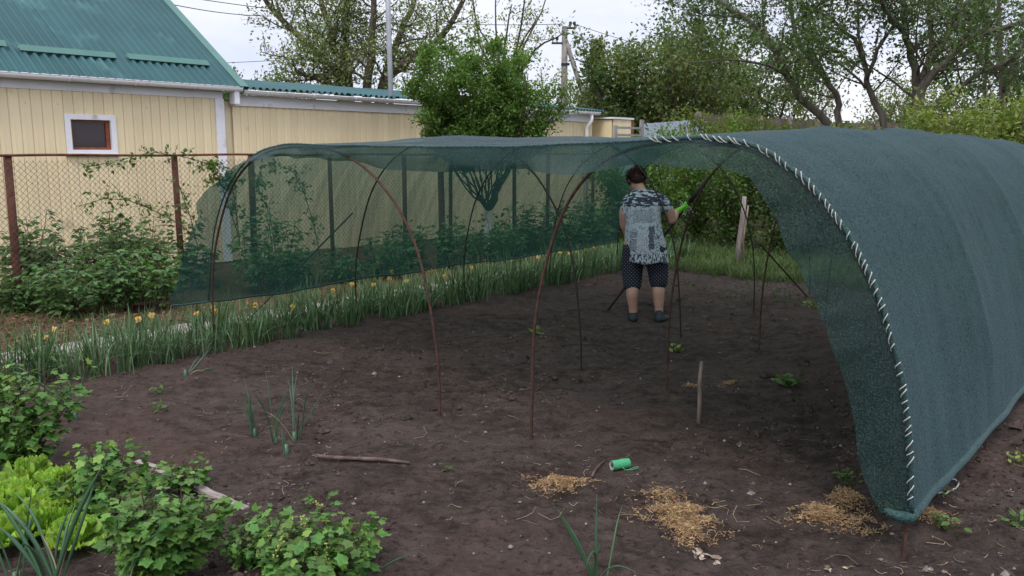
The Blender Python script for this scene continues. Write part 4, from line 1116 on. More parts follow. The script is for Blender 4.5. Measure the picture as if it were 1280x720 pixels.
for u, Y, H, w, lab in ((1185, 12.5, 2.45, 1.0, 'yellow-green bush showing over the net at the right'), (1240, 11.5, 2.55, 1.1, 'yellow-green bush at the right edge above the net'), (1275, 11, 2.35, .9, 'outermost light green bush at the right picture edge'), (1120, 14, 2.15, .8, 'low green bush beside the large trunks over the net')):
    mid('garden_bush', lab, u, Y, H, w, 9, M['lf_yellow'] if u > 1130 else M['lf_mid'], nb=8, ntw=6, per=26, size=.07, spread=.07, r=.03, first=.1, cat='bush')

# large orchard trees at the right: leaning trunks, wide dark limbs
def orchard(label, ub, Y, limbpx, r, nb=14, per=13, leafm='lf_dark', bl_=1.25):
    base = gpt(ub, Y); limbs = [(px_limb(base, pts, Y, dy), rr0*r*.68, rr1*r*.85) for pts, dy, rr0, rr1 in limbpx]
    return tree('orchard_tree', label, base, limbs, M['bark_grey'], M[leafm], nb, bl_, 9, .55, per, .078, .08, start=.3, up=.12)
orchard('wide tree whose leaning trunk rises left over the brown fence', 1052, 17,
    [([(1052, 300), (1046, 165), (1010, 132), (985, 95), (962, 50), (925, 20), (890, -5)], 0, 1.0, .3), ([(1050, 210), (1049, 150), (1045, 120), (1020, 85), (995, 45), (985, 0), (990, -50)], 1, .8, .25),
     ([(985, 95), (960, 80), (920, 75), (860, 78)], -1, .35, .08), ([(962, 50), (950, 20), (960, -30)], .8, .35, .1), ([(925, 22), (895, 20), (850, 12)], -.5, .3, .08), ([(1012, 75), (1000, 30), (1040, -10)], -1, .35, .1)], .15)
orchard('slender curved-trunk tree in the middle of the orchard group', 1112, 16,
    [([(1112, 300), (1108, 155), (1092, 130), (1083, 100), (1080, 70), (1060, 40), (1030, 20), (1000, 5)], .5, .9, .2), ([(1083, 100), (1098, 60), (1125, 20), (1140, -40)], -.6, .5, .15), ([(1080, 72), (1070, 30), (1075, -40)], 1, .4, .12), ([(1082, 110), (1060, 85), (1020, 65), (980, 62)], -.8, .3, .08)], .13)
orchard('large many-limbed orchard tree at the right with thick dark fork', 1142, 15.5,
    [([(1145, 300), (1142, 150), (1148, 100), (1136, 60), (1128, 10), (1120, -50)], .5, 1.0, .3), ([(1140, 160), (1150, 110), (1185, 75), (1220, 45), (1285, 25)], -.8, .9, .25), ([(1142, 150), (1152, 95), (1178, 55), (1205, 15), (1225, -40)], .9, .8, .25),
     ([(1148, 120), (1165, 60), (1160, 0), (1170, -60)], 1.5, .6, .2), ([(1150, 150), (1185, 120), (1225, 92), (1290, 60)], -1.2, .6, .2), ([(1128, 40), (1100, 0), (1085, -50)], -1, .4, .12)], .16)
orchard('dark upright tree at the far right behind the yellow-green bushes', 1250, 18,
    [([(1255, 300), (1252, 120), (1250, 60), (1246, -40)], 0, .9, .3), ([(1235, 250), (1232, 100), (1235, 40), (1225, -40)], .8, .6, .2), ([(1252, 120), (1275, 60), (1310, 10)], -.8, .5, .2), ([(1250, 100), (1215, 60), (1190, 10)], 1, .5, .15)], .13)
# thicker greenery behind the tunnel
for u, Y, H, w, lmn, lab in ((868, 15.2, 2.2, 1.1, 'lf_bush', 'dense green bush behind the far opening of the tunnel'), (825, 14.5, 1.9, .8, 'lf_bush', 'green bush right behind the standing woman'), (915, 14.2, 1.9, .9, 'lf_mid', 'dark green bush just left of the pale post'),
        (965, 13.6, 1.7, .8, 'lf_dark', 'dark bush right of the pale post beyond the tunnel'), (1010, 13.6, 1.6, .8, 'lf_dark', 'dark bush low behind the flap of net'), (1060, 13.2, 1.6, .8, 'lf_dark', 'dark bush hidden mostly behind the right side of the net'), (778, 15.5, 1.7, .8, 'lf_bush', 'green bush at the end of the daffodil row'), (1120, 12.8, 1.6, .8, 'lf_mid', 'green bush beyond the right side of the tunnel')):
    mid('garden_bush', lab, u, Y, H, w, 8, M[lmn], nb=8, ntw=6, per=15, size=.068, spread=.08, r=.03, first=.08, cat='bush')

# ------------------------------------------------------------------ BUSHES along the chain-link fence
def rasp(loc, H, w, n, seed, label, group, name='raspberry_bush'):
    t = thing(name, label, 'bush', loc, 0, group); st = MB(); lf = MB(); r = random.Random(seed); cen = []; ax = []
    for k in range(n):
        a = r.uniform(0, 2*pi); d = r.random()**.5*w; h = H*r.uniform(.55, 1.08)*(1-.35*(d/w)**2)
        p = wander((cos(a)*d*.6, sin(a)*d*.6, 0), (cos(a)*.25, sin(a)*.25, 1), h, 6, .09, .02, r); st.tube(p, np.linspace(.006, .003, 7), 4, caps=False)
        m = int(h*34)
        for q in range(m):
            f = .18+.82*(q+r.random())/m; pt, _ = point_on(p, min(f, .999)); b = r.uniform(0, 2*pi); out = np.array([cos(b), sin(b), r.uniform(-.25, .35)])
            L_ = r.uniform(.05, .13)
            for s_ in (0, .8, -.8):
                bb = b + s_; cen.append(pt + out*L_); ax.append([cos(bb), sin(bb), r.uniform(-.5, .2)])
    cen = np.array(cen); ax = np.array(ax); nn = nrm(rng.normal(size=cen.shape)*.45+[0, 0, 1])
    leaves(lf, cen, ax, nn, rng.uniform(.055, .095, len(cen)), LEAF_OVAL)
    st.build('stems', M['twig'], t); lf.build('foliage', M['lf_rasp'], t, smooth=False); return t
k = 0
for (u, v, H, w, lab) in ((55, 372, .85, .35, 'tall raspberry bush left of the first rusty fence post'), (95, 392, .70, .40, 'low spreading raspberry bush near the left edge of the bed'), (140, 375, .80, .42, 'leafy raspberry bush under the house window'),
        (185, 385, .75, .42, 'bushy raspberry plant just left of the net corner'), (170, 350, 1.0, .3, 'tallest raspberry canes growing in front of the second fence post'), (225, 362, .85, .40, 'raspberry bush whose leaves touch the net corner'),
        (45, 366, 1.0, .24, 'tall thin raspberry cane beside the first fence post'), (135, 362, 1.05, .24, 'tall thin raspberry cane rising under the house window'),
        (20, 388, .45, .4, 'low ground-hugging leafy plant at the left picture edge')):
    rasp(at_ground(u, v), H, w, 23, k, lab, None); k += 1
for kb_, s_ in enumerate(np.arange(5.4, 13.4, .62)):
    c = random.uniform(-8.9, -8.2)
    rasp(W(c, s_), random.uniform(.5, .8) if 6 < s_ < 9.8 else random.uniform(.8, 1.2), .42, 13, k, ['first', 'second', 'third', 'fourth', 'fifth', 'sixth', 'seventh', 'eighth', 'ninth', 'tenth', 'eleventh', 'twelfth', 'thirteenth', 'fourteenth'][kb_] + ' raspberry bush from the left seen dimly through the net wall', 'raspberry bushes behind the net'); k += 1
# wild rose canes climbing over the fence
def cane(name, label, pts, Y_c, n, size=.05, r=.006, side=5, lm_='lf_mid'):
    P_ = np.array([at_c(u, v, Y_c) for u, v in pts]); base = P_[0].copy(); t = thing(name, label, 'climbing plant', base)
    Q = P_-base; tq = np.linspace(0, len(Q)-1, len(Q)*5); idx = np.arange(len(Q)); Q = np.stack([np.interp(tq, idx, Q[:, k]) for k in range(3)], 1); Q[1:-1] = (Q[:-2]+Q[1:-1]+Q[2:])/3
    w_ = MB(); w_.tube(Q, np.linspace(r, r*.5, len(Q)), 5); tw = []
    for k in range(n):
        f = .08+.92*random.random(); p, tt_ = point_on(Q, f); d = nrm(rng.normal(size=3)*.7+tt_*.4); q = wander(p, d, random.uniform(.08, .22), 4, .2); w_.tube(q, .002, 3, caps=False); tw.append(q)
    w_.build('stem', M['twig'], t); lf = MB(); leaf_twigs(lf, tw, side, size, .02, LEAF_OVAL); lf.build('foliage', M[lm_], t, smooth=False)
cane('climbing_cane', 'leafy rose cane trailing along the fence top left of the white corner', [(300, 300), (275, 225), (262, 205), (230, 196), (190, 190), (150, 200), (105, 210)], -9.5, 60)
cane('climbing_cane', 'second leafy cane hanging on the fence beside the net top corner', [(300, 305), (292, 240), (285, 215), (270, 205), (262, 228)], -9.45, 40, .06)
cane('climbing_cane', 'thin arching cane crossing the middle of the fence under the window', [(245, 300), (225, 280), (190, 262), (160, 250), (130, 248), (105, 256)], -9.3, 40, .045)
cane('climbing_cane', 'upright thorny cane beside the second rusty fence post', [(246, 305), (238, 270), (228, 245), (222, 225)], -9.35, 26, .045)
cane('climbing_cane', 'arching cane seen dimly through the upper left of the net wall', [(400, 320), (392, 280), (380, 240), (365, 212), (340, 206)], -9.2, 40, .05)
cane('climbing_cane', 'dim cane behind the net wall beside the third fence post', [(345, 320), (338, 270), (322, 235), (325, 212)], -9.2, 30, .055)

ONES = ['first', 'second', 'third', 'fourth', 'fifth', 'sixth', 'seventh', 'eighth', 'ninth', 'tenth', 'eleventh', 'twelfth', 'thirteenth', 'fourteenth', 'fifteenth', 'sixteenth', 'seventeenth', 'eighteenth', 'nineteenth', 'twentieth']
def ordinal(n):
    return ONES[n] if n < 20 else ('twenty-' + ONES[n-20] if n < 29 else 'thirtieth')
# ------------------------------------------------------------------ DAFFODIL ROW
def daff_mesh(n, seed, H=.36):
    r = np.random.default_rng(seed); b = MB(); base = np.stack([r.normal(size=n)*.05, r.normal(size=n)*.05, np.full(n, -.02)], 1)
    blades(b, base, r.uniform(0, 2*pi, n), H*r.uniform(.75, 1.15, n), r.uniform(.009, .014, n), r.uniform(.05, .42, n), 6, np.where(r.random(n) < .15, .5, .0)); return b.mesh('leaves')
dm_ = [daff_mesh(30, k, random.uniform(.36, .46)) for k in range(7)]
def flower_head(seed, old=False):
    r = np.random.default_rng(seed); b = MB(); n = 6; a = np.arange(n)*pi/3+r.normal(size=n)*.15
    ax = np.stack([np.cos(a), np.sin(a), r.uniform(-.2, .3, n)], 1); leaves(b, np.zeros((n, 3)), ax, np.tile([0, 0, 1.], (n, 1)), .029*r.uniform(.8, 1.1, n), (LEAF_OVAL[0]*[1.4, 1, 1], LEAF_OVAL[1]))
    if not old: b.tube([(0, 0, 0), (0, 0, .015), (0, 0, .026)], [.008, .011, .016], 8, caps=False)
    return b.mesh('flower')
fh_ = [flower_head(1), flower_head(2), flower_head(3, True)]
def stem_mesh(h, seed):
    r = random.Random(seed); return MB().tube(wander((0, 0, 0), (r.gauss(0, .08), r.gauss(0, .08), 1), h, 4, .06, 0, r), .0035, 5)
flo = [(152, 400), (175, 397), (45, 418), (55, 428), (68, 412), (182, 395), (245, 393), (270, 402), (277, 395), (318, 380), (360, 382), (372, 362), (440, 355), (487, 347), (492, 340), (508, 352), (533, 338), (585, 332), (603, 326), (652, 322), (665, 320), (690, 316), (700, 316), (712, 324), (560, 345), (412, 380), (465, 356), (733, 312), (742, 309), (722, 318)]
flo.sort()
for k, (u, v) in enumerate(flo):
    c = random.uniform(-6.75, -6.25); p = at_c(u, v, c); zf = min(max(p[2], .28), .42); g_ = gz(p[0], p[1])
    t = thing('daffodil', ordinal(k)+' yellow-flowered daffodil clump counted from the left end of the row', 'daffodil', (p[0], p[1], g_), random.uniform(0, 6), 'flowering daffodils in the row')
    link('leaves', dm_[k % 7], M['lf_daff'], t)
    s_ = stem_mesh(zf-g_, k); so_ = s_.build('stalk', M['lf_daff'], t); tipz = s_.v[0][-1]
    f = link('flower', fh_[k % 3].copy() if False else fh_[k % 3], M['petal'], t, tuple(tipz)); f.rotation_euler = (radians(random.uniform(60, 100)), 0, random.uniform(-1, 1)-t.rotation_euler.z)
nn_ = 0
for s_ in np.arange(1.7, 11.6, .135):
    for c0 in (-6.72, -6.36):
        if s_ < 2.4 and c0 < -6.5: continue
        p = W(c0+random.uniform(-.12, .12), s_+random.uniform(-.09, .09)); t = thing('daffodil_clump', 'leafy daffodil clump without a flower in the long row beside the path', 'daffodil', (p[0], p[1], gz(p[0], p[1])), random.uniform(0, 6), 'leafy daffodil clumps in the row')
        o = link('leaves', dm_[nn_ % 7], M['lf_daff'], t); q = random.uniform(.72, 1.18); o.scale = (q*random.uniform(.85, 1.2), q*random.uniform(.85, 1.2), q); nn_ += 1

# ------------------------------------------------------------------ FOREGROUND BUSHES, each leaf its own piece
def on_soil(u, v):
    p = at_ground(u, v)
    for _ in range(3):
        z = gz(p[0], p[1]); p = at_ground(u, v, z)
    return p
cur_m = []
for k in range(4):
    tv, tf = lobed(k); mb_ = MB(); mb_.add(tv*[1.15, 1, 1.0], *tf); me = mb_.mesh('leaf', smooth=False); me.materials.append(M['lf_currant']); cur_m.append(me)
cur_y = []
for me in cur_m[:2]:
    c = me.copy(); c.materials.clear(); c.materials.append(M['lf_currant2']); cur_y.append(c)
def place_leaf(name, me, parent, p, ax, nr, sc):
    a = nrm(np.array(ax, float)); n = np.array(nr, float); n = nrm(n - a*np.dot(n, a)); b = np.cross(a, n)
    o = bpy.data.objects.new(name, me); col.objects.link(o); o.parent = parent
    m_ = Matrix(((b[0], a[0], n[0], p[0]), (b[1], a[1], n[1], p[1]), (b[2], a[2], n[2], p[2]), (0, 0, 0, 1))) @ Matrix.Diagonal((sc, sc, sc, 1))
    o.matrix_local = m_; return o
def currant(u, v, H, w, nst, nleaf, label, seed, size=(.036, .066), tilt=(0, 0), young=.15, flowers=0):
    r = random.Random(seed); base = on_soil(u, v); t = thing('currant_bush', label, 'bush', base, 0, 'currant bushes in the foreground')
    st = MB(); cand = []
    for k in range(nst):
        a = 2*pi*(k+r.random())/nst; d = w*r.uniform(.25, .95); h = H*r.uniform(.65, 1.05)*(1-.25*(d/w)**2)
        p = wander((cos(a)*d*.12, sin(a)*d*.12, -.02), (cos(a)*d+tilt[0], sin(a)*d+tilt[1], h), math.hypot(h, d), 8, .07, .03, r)
        st.tube(p, np.linspace(.006, .0025, 9), 5, caps=False)
        for q in range(60):
            f = .12+.88*(q+r.random())/60; pt, tt_ = point_on(p, min(f, .999)); b = q*2.4+r.random(); out = np.array([cos(b), sin(b), r.uniform(.1, .7)]); Lp = r.uniform(.03, .10)
            cand.append((pt, pt+out*Lp, out, f))
    r.shuffle(cand); ctr = np.array([0, 0, H*.3]); n_ = 0
    for pt, tip, out, f in cand[:min(299, int(nleaf*1.35))]:
        if tip[2] < .02: continue
        ax = nrm(np.array([out[0], out[1], r.uniform(-.75, .0)])); rad_ = nrm(tip-ctr); nr = nrm(np.array([0, 0, .6])+rad_*.8+np.array([r.gauss(0, .42) for _ in range(3)]))
        sc = r.uniform(*size)*(1.1-.45*f if f > .6 else 1)
        yng = r.random() < young + (.5 if f > .9 else 0)
        place_leaf('leaf', (cur_y if yng else cur_m)[n_ % (2 if yng else 4)], t, tip, ax, nr, sc); n_ += 1
        st.tube([pt, (pt+tip)/2+[0, 0, .008], tip+ax*sc*.05], .0013, 3, caps=False)
    # small inner leaves too many to tell apart
    lf = MB(); N = nleaf*5; idx = [r.randrange(len(cand)) for _ in range(N)]
    cen = np.array([cand[i][1]*.82+cand[i][0]*.18 for i in idx]); cen[:, 2] = np.maximum(cen[:, 2]*.88, .03); ax = nrm(np.array([cand[i][2] for i in idx])+rng.normal(size=(N, 3))*.4-[0, 0, .5])
    leaves(lf, cen, ax, nrm(rng.normal(size=(N, 3))*.4+[0, 0, 1]), rng.uniform(size[0]*.55, size[1]*.75, N), lobed(9))
    lf.build('inner_foliage', M['lf_currant'], t, smooth=False, kind='stuff'); st.build('stems', M['twig'], t)
    for k in range(flowers):
        pt, tip, out, f = cand[-1-k*3]; q = wander(tip+[0, 0, .02], (out[0]*.5, out[1]*.5, -.7), r.uniform(.05, .09), 7, .1, 0, r); fm = MB(); fm.tube(q, .0012, 3, caps=False)
        for x in q[1:]:
            for _ in range(2): fm.ellipsoid(x+np.array([r.gauss(0, .005) for _ in range(3)]), .0045, .0045, .0045, None, 5, 3)
        fm.build('blossom_string', M['flower'], t)
    return t
currant(30, 590, .68, .24, 11, 230, 'upright currant bush at the left picture edge above the lettuce', 1)
currant(-22, 560, .62, .25, 8, 110, 'currant bush cut off by the left picture edge', 11)
currant(138, 652, .42, .22, 10, 190, 'currant bush between the lettuce and the grey plank', 2)
currant(205, 725, .42, .25, 12, 230, 'large currant bush in front of the middle of the plank', 3)
currant(388, 742, .36, .26, 12, 230, 'rightmost currant bush with yellowish blossom strings', 4, flowers=16)
currant(430, 702, .20, .14, 6, 60, 'small currant shoot at the right edge of the planting', 5, size=(.035, .06), young=.4)
currant(318, 700, .22, .15, 8, 120, 'small dense dark bush beside the end of the plank', 6, size=(.022, .042), young=.05)
currant(232, 610, .16, .10, 5, 40, 'tiny currant sprout growing on the soil side of the plank', 7, size=(.03, .05), young=.5)

# lettuce: ruffled leaves
def ruffle(seed, n=25, m_=8):
    r = np.random.default_rng(seed); ph = r.uniform(0, 6, 4); V = []
    for i in range(m_):
        f = i/(m_-1)
        for j in range(n):
            a = (j/(n-1)-.5)*2; w = .10+.62*np.sin(min(f*1.25, 1)*pi/2)*(1-.25*f)
            e = abs(a)**2*f; rf = .12*e + .10*max(f-.55, 0)*2; f = f*(1+.05*np.sin(a*23+ph[2])*f)
            x = a*w*(.6+.4*f); y = f - .10*a*a*f + .03*np.sin(a*9+ph[0])*f; z = .35*f*f*.4 + rf*np.sin(a*30+ph[1]+f*6) + .35*rf*np.sin(a*13+ph[3]) + .14*a*a + .03*np.sin(f*22+a*9+ph[2])*f
            V.append((x, y, z))
    i, j = np.meshgrid(np.arange(m_-1), np.arange(n-1), indexing='ij'); a = (i*n+j).ravel()
    me = MB().add(V, np.stack([a, a+1, a+1+n, a+n], 1)).mesh('leaf'); me.materials.append(M['lf_lettuce']); return me
lm4 = [ruffle(k) for k in range(5)]
for k, (u, v, R_, lab) in enumerate(((78, 632, .125, 'upper lettuce head of the bright green group'), (22, 650, .13, 'left lettuce head at the picture edge'), (62, 672, .135, 'middle lettuce head of the group'), (8, 690, .12, 'lowest lettuce head in the left corner'), (92, 690, .10, 'smallest right-hand lettuce head beside the onion leaves'), (40, 612, .11, 'back lettuce head under the left currant bush'), (-25, 668, .12, 'lettuce head partly outside the left picture edge'))):
    p = on_soil(u, v); t = thing('lettuce', lab, 'lettuce', p, 0, 'lettuce heads in the corner bed'); r = random.Random(k)
    for q in range(24):
        f = q/24; a = q*2.4+r.random()*.5; el = radians(18+66*f+r.uniform(-8, 8)); ax = np.array([cos(a)*cos(el), sin(a)*cos(el), sin(el)]); nr = np.array([-cos(a)*sin(el), -sin(a)*sin(el), cos(el)])
        place_leaf('leaf', lm4[q % 5], t, (cos(a)*.012, sin(a)*.012, .02+.05*f), ax, nr+np.array([r.gauss(0, .22) for _ in range(3)]), R_*r.uniform(.7, 1.15)*(1.12-.28*f))

# onions: round hollow leaves
def onion(u, v, H, n, label, seed, lean=.35, dry=1, name='onion_plant', r0=.0055, group=None, width=.03):
    r = random.Random(seed); base = on_soil(u, v); t = thing(name, label, 'onion', base, 0, group)
    for k in range(n):
        a = r.uniform(0, 2*pi); dr = k < dry; h = H*1.15*r.uniform(.6, 1.1)*(.7 if dr else 1); L_ = lean*r.uniform(.2, 1.2); h *= 1.2; K = 14; f = np.linspace(0, 1, K)
        bend = r.uniform(.0, .25)*(3 if r.random() < .2 else 1)*(1.6 if dr else 1)
        hor = h*(L_*f + bend*f**3*.6); ver = h*(f*math.sqrt(max(.1, 1-L_*L_*.5)) - bend*.55*f**3.2)
        pts = np.stack([cos(a)*hor + r.gauss(0, width*.4)+.01*np.sin(f*4+k)*f, sin(a)*hor + r.gauss(0, width*.4), ver-.02], 1); pts[:, 2] = np.maximum(pts[:, 2], -.02 + .028*(f > .15))
        rr = r0*r.uniform(.5, .85)*(.9+.4*np.sin(f*pi*.8))*np.clip((1-f)*3.2, .06, 1)*(.55 if dr else 1)
        MB().tube(pts, rr, 6).build('leaf', M['dry'] if dr else M['lf_onion'], t)
    MB().tube([(0, 0, -.03), (0, 0, .0), (0, 0, .05)], [.016, .017, .010], 8).build('neck', M['lf_onion'], t); return t
onion(68, 742, .42, 11, 'large onion plant with long arching leaves before the lettuce', 21, dry=2, r0=.008)
onion(150, 738, .30, 6, 'smaller onion with crossed dry leaves beside the large onion', 22, dry=3, lean=.5)
onion(20, 730, .34, 5, 'onion whose stiff leaves rise at the left bottom corner', 23, dry=0)
onion(745, 735, .28, 7, 'onion plant with five spread leaves at the bottom centre of the soil', 24, dry=0, lean=.38, r0=.0052)
onion(318, 545, .26, 10, 'dense upright onion clump, left one of the three on the bare soil', 25, dry=0, lean=.15, r0=.0042)
onion(345, 552, .36, 6, 'taller onion with a bent dry leaf in the middle of three clumps', 26, dry=1, lean=.25, r0=.0045)
onion(368, 550, .36, 7, 'right onion clump of the three leaning towards the tunnel', 27, dry=1, lean=.45, r0=.0045)
onion(358, 566, .12, 3, 'short yellowish onion shoot just before the three clumps', 28, dry=1, lean=.3, r0=.004)
onion(94, 525, .33, 5, 'lone onion with two long leaves right of the left currant bush', 29, dry=0, lean=.5, r0=.0065)
onion(455, 718, .16, 4, 'small leaning onion at the right side of the currant bushes', 30, dry=1, lean=.8, r0=.004)
onion(232, 470, .20, 4, 'fallen onion leaves lying at the edge of the daffodil row', 31, dry=1, lean=1.1, r0=.006)

# plank
a = on_soil(172, 578); b = on_soil(308, 637); d = b-a; Lp = math.hypot(d[0], d[1]); mb_ = MB(); K = 24
V = []
for i in range(K):
    f = i/(K-1); w = .023+.005*vnoise(np.array([f*9]), np.array([1.]))[0]; z = .004*sin(f*5); h = .016+.006*vnoise(np.array([f*14]), np.array([5.]))[0]
    V += [(f*Lp, -w, z), (f*Lp, -w+.004, z+h), (f*Lp, w-.004, z+h+.003), (f*Lp, w, z)]
i = np.arange(K-1)*4; q = np.concatenate([np.stack([i+j, i+(j+1) % 4, i+4+(j+1) % 4, i+4+j], 1) for j in range(4)])
mb_.add(V, q, [(0, 1, 2, 3), (K*4-1, K*4-2, K*4-3, K*4-4)])
o = mb_.build('plank', M['plankwood'], None, smooth=False, loc=tuple(a+[0, 0, -.005]), label='weathered grey plank lying between the currant bushes and the bare soil', cat='plank'); o.rotation_euler = (0, -math.atan2(d[2], Lp), math.atan2(d[1], d[0]))
# sticks
def lie(name, label, cat, pts, r, mt, lift=.01, sides=7):
    P_ = np.array([on_soil(u, v) for u, v in pts]); t = np.linspace(0, len(P_)-1, len(P_)*5); idx = np.arange(len(P_)); Q = np.stack([np.interp(t, idx, P_[:, k]) for k in range(3)], 1)
    for _ in range(2): Q[1:-1] = (Q[:-2]+2*Q[1:-1]+Q[2:])/4
    Q[:, 2] = ground_h(Q[:, 0], Q[:, 1]) + lift if cat != 'stick' else np.linspace(Q[0, 2], Q[-1, 2], len(Q)) + lift + .01
    b0 = Q[0].copy(); rr = np.interp(np.linspace(0, 1, len(Q)), np.linspace(0, 1, len(r)), r) if hasattr(r, '__len__') else r
    return MB().tube(Q-b0, rr, sides).build(name, mt, None, loc=tuple(b0), label=label, cat=cat)
lie('stick', 'brown stick lying flat on the soil near the onion clumps', 'stick', [(397, 575), (425, 576), (455, 578), (480, 578), (512, 583)], [.011, .012, .010, .0125, .010, .007], M['stick'])
lie('twig', 'short curved twig lying just left of the green twine spool', 'twig', [(740, 595), (748, 586), (758, 577)], [.007, .006, .004], M['stick'])
# spool of green twine
p = on_soil(775, 586); sp_ = thing('twine_spool', 'spool of mint green twine lying on its side on the soil', 'spool', p+[0, 0, .025], radians(22))
R_ = .026; L_ = .050; body_ = MB(); x = np.linspace(-L_, L_, 60); body_.tube(np.stack([x, 0*x, 0*x], 1), R_-.0015+.0012*np.abs(np.sin(x*520))*1+.001*np.sin(x*90), 26, caps=False); body_.build('twine_winding', M['spool'], sp_)
for sx in (-1, 1):
    a = np.linspace(0, 2*pi, 26, endpoint=False); ro, ri = R_-.002, .011; V = [(sx*L_, ro*cos(t), ro*sin(t)) for t in a]+[(sx*(L_-.003), ri*cos(t), ri*sin(t)) for t in a]
    MB().add(V, [(i, (i+1) % 26, 26+(i+1) % 26, 26+i) for i in range(26)]).build('spool_end', M['spoolcore'], sp_, smooth=False)
x = np.array([-L_+.004, L_-.004]); MB().tube(np.stack([x, 0*x, 0*x], 1), .0108, 16).build('core', M['darkhole'], sp_)
tl_ = MB()
f = np.linspace(0, 1, 22); lp = np.stack([.01+.075*f+.01*np.sin(f*7), -.03-.012*np.sin(f*pi), -.022+.0*f], 1); lp2 = lp[::-1]+[0, .012, .0]
tl_.tube(np.vstack([[(.0, -.029, -.005)], lp, lp2[:16]+[.0, .0, .002]]), .0022, 5); tl_.build('loose_end', M['spool'], sp_)
# cords
lie('white_cord', 'loop of white cord on the soil by the rolled net hem', 'cord', [(1163, 606), (1178, 600), (1195, 600), (1199, 607), (1190, 614), (1172, 618), (1160, 622)], .0035, M['cord'], .006)
lie('white_cord', 'short pale cord across the straw patch', 'cord', [(827, 612), (835, 630), (845, 645), (862, 652), (880, 650), (890, 646), (898, 652)], .0022, M['dry'], .012)
# dried pale leaf
p = on_soil(880, 698); lf = MB(); N = 16; cen = rng.normal(size=(N, 3))*[.022, .012, .004]+[0, 0, .012]; leaves(lf, cen, rng.normal(size=(N, 3))*[1, 1, .3], rng.normal(size=(N, 3))*.5+[0, 0, 1], rng.uniform(.025, .05, N), LEAF_OVAL)
simple('dead_leaves', lf, mat('pale dead leaf', (.42, .34, .27), (.28, .21, .16), scale=40, rough=.9, island=.2), 'crumpled pale dead leaves below the straw patch', 'dead leaf', loc=p)
p = on_soil(1046, 712); lf = MB(); N = 8; leaves(lf, rng.normal(size=(N, 3))*[.03, .008, .003]+[0, 0, .008], rng.normal(size=(N, 3))*[1, .4, .1], rng.normal(size=(N, 3))*.3+[0, 0, 1], rng.uniform(.02, .045, N), LEAF4)
simple('dead_leaves', lf, M['dry'], 'pale dry scraps at the bottom edge right of centre', 'dead leaf', loc=p)

# straw patches
def straw(u, v, rx, ry, n, label, h=.02, rot=0, mt='straw', seed=0, ln=(.006, .021)):
    r = np.random.default_rng(seed+100); p = on_soil(u, v); n = int(n*1.6); m_ = MB(); q = r.normal(size=(n, 2))*.40; q = q*(1+.35*np.sin(3*np.arctan2(q[:, 1], q[:, 0])+seed)+.25*np.sin(7*np.arctan2(q[:, 1], q[:, 0])+seed*2))[:, None]; kp_ = vnoise(q[:, 0]*6+seed, q[:, 1]*6) > -.18; q = q[kp_]; n = len(q)
    R_ = np.linalg.norm(q, axis=1, keepdims=True); q = np.where(R_ > 1.5, q/R_*r.random((n, 1))*1.5, q); R_ = np.linalg.norm(q, axis=1)
    x = q[:, 0]*rx; y = q[:, 1]*ry; x, y = x*cos(rot)-y*sin(rot), x*sin(rot)+y*cos(rot)
    z = ground_h(x+p[0], y+p[1]) - p[2] + h*np.clip(1-R_**2, 0, 1)*r.random(n)+.004
    c = np.stack([x, y, z], 1); ax = r.normal(size=(n, 3))*[1, 1, .28]
    leaves(m_, c, ax, r.normal(size=(n, 3))*.5+[0, 0, 1], r.uniform(*ln, n), (np.array([(-.08,0,0),(.08,0,0),(.09,.5,.10),(.05,1,0),(-.05,1,0),(-.07,.5,.10)]), [np.array([(0,1,2,5),(5,2,3,4)])]))
    o = m_.build('straw_patch', M[mt], None, smooth=False, loc=tuple(p)); return tag(o, label, 'straw', 'small patches of dry straw on the soil', 'stuff' if seed in (3, 9, 10) else None)
straw(697, 603, .17, .10, 1500, 'straw patch left of the green twine spool', seed=1)
straw(850, 645, .20, .16, 2600, 'largest straw patch at the bottom centre right', rot=-.9, seed=2, h=.03)
straw(866, 668, .12, .12, 1300, 'lower orange end of the largest straw patch', seed=8, h=.03)
straw(828, 620, .16, .09, 450, 'thin straw scatter above the largest straw patch', seed=3, rot=-.4)
straw(1028, 650, .15, .12, 1800, 'rounded straw heap left of the net corner', h=.06, seed=4)
straw(1058, 630, .11, .08, 1100, 'smaller straw heap touching the foot of the net flap', h=.07, seed=5)
straw(1160, 645, .12, .07, 900, 'straw patch just behind the front right hoop foot', h=.03, seed=6)
straw(866, 484, .07, .05, 300, 'tiny straw patch left of the wooden stake', seed=7)
straw(913, 480, .13, .06, 300, 'faded straw patch right of the wooden stake', seed=9)
straw(1080, 655, .14, .10, 500, 'scattered brown straw in front of the hoop foot', seed=10)

# small weeds
wm = {}
for mt_ in ('lf_mid', 'lf_yellow'):
    me = MB().add(LEAF_OVAL[0], *LEAF_OVAL[1]).mesh('leaf', smooth=False); me.materials.append(M[mt_]); wm[mt_] = me
def weed(u, v, rad_, n, label, seed, mt='lf_mid', size=(.02, .05), h=.05):
    r = np.random.default_rng(seed); p = on_soil(u, v); t = thing('weed', label, 'weed', p, 0, 'small weeds on the soil'); st = MB()
    for k in range(n):
        q = r.normal(size=2)*rad_*.5; z = gz(q[0]+p[0], q[1]+p[1])-p[2]; a = r.uniform(0, 2*pi); hh = r.random()*h+.004; tip = np.array([q[0], q[1], z+hh])
        place_leaf('leaf', wm[mt], t, tip, (cos(a), sin(a), r.uniform(-.1, .8)), r.normal(size=3)*.4+[0, 0, 1], r.uniform(*size)); st.tube([(q[0]*.6, q[1]*.6, z-.01), tip], .001, 3, caps=False)
    st.build('stems', M[mt], t); return t
weed(985, 482, .10, 26, 'broad-leaved weed under the tunnel right of the wooden stake', 1, size=(.04, .09))
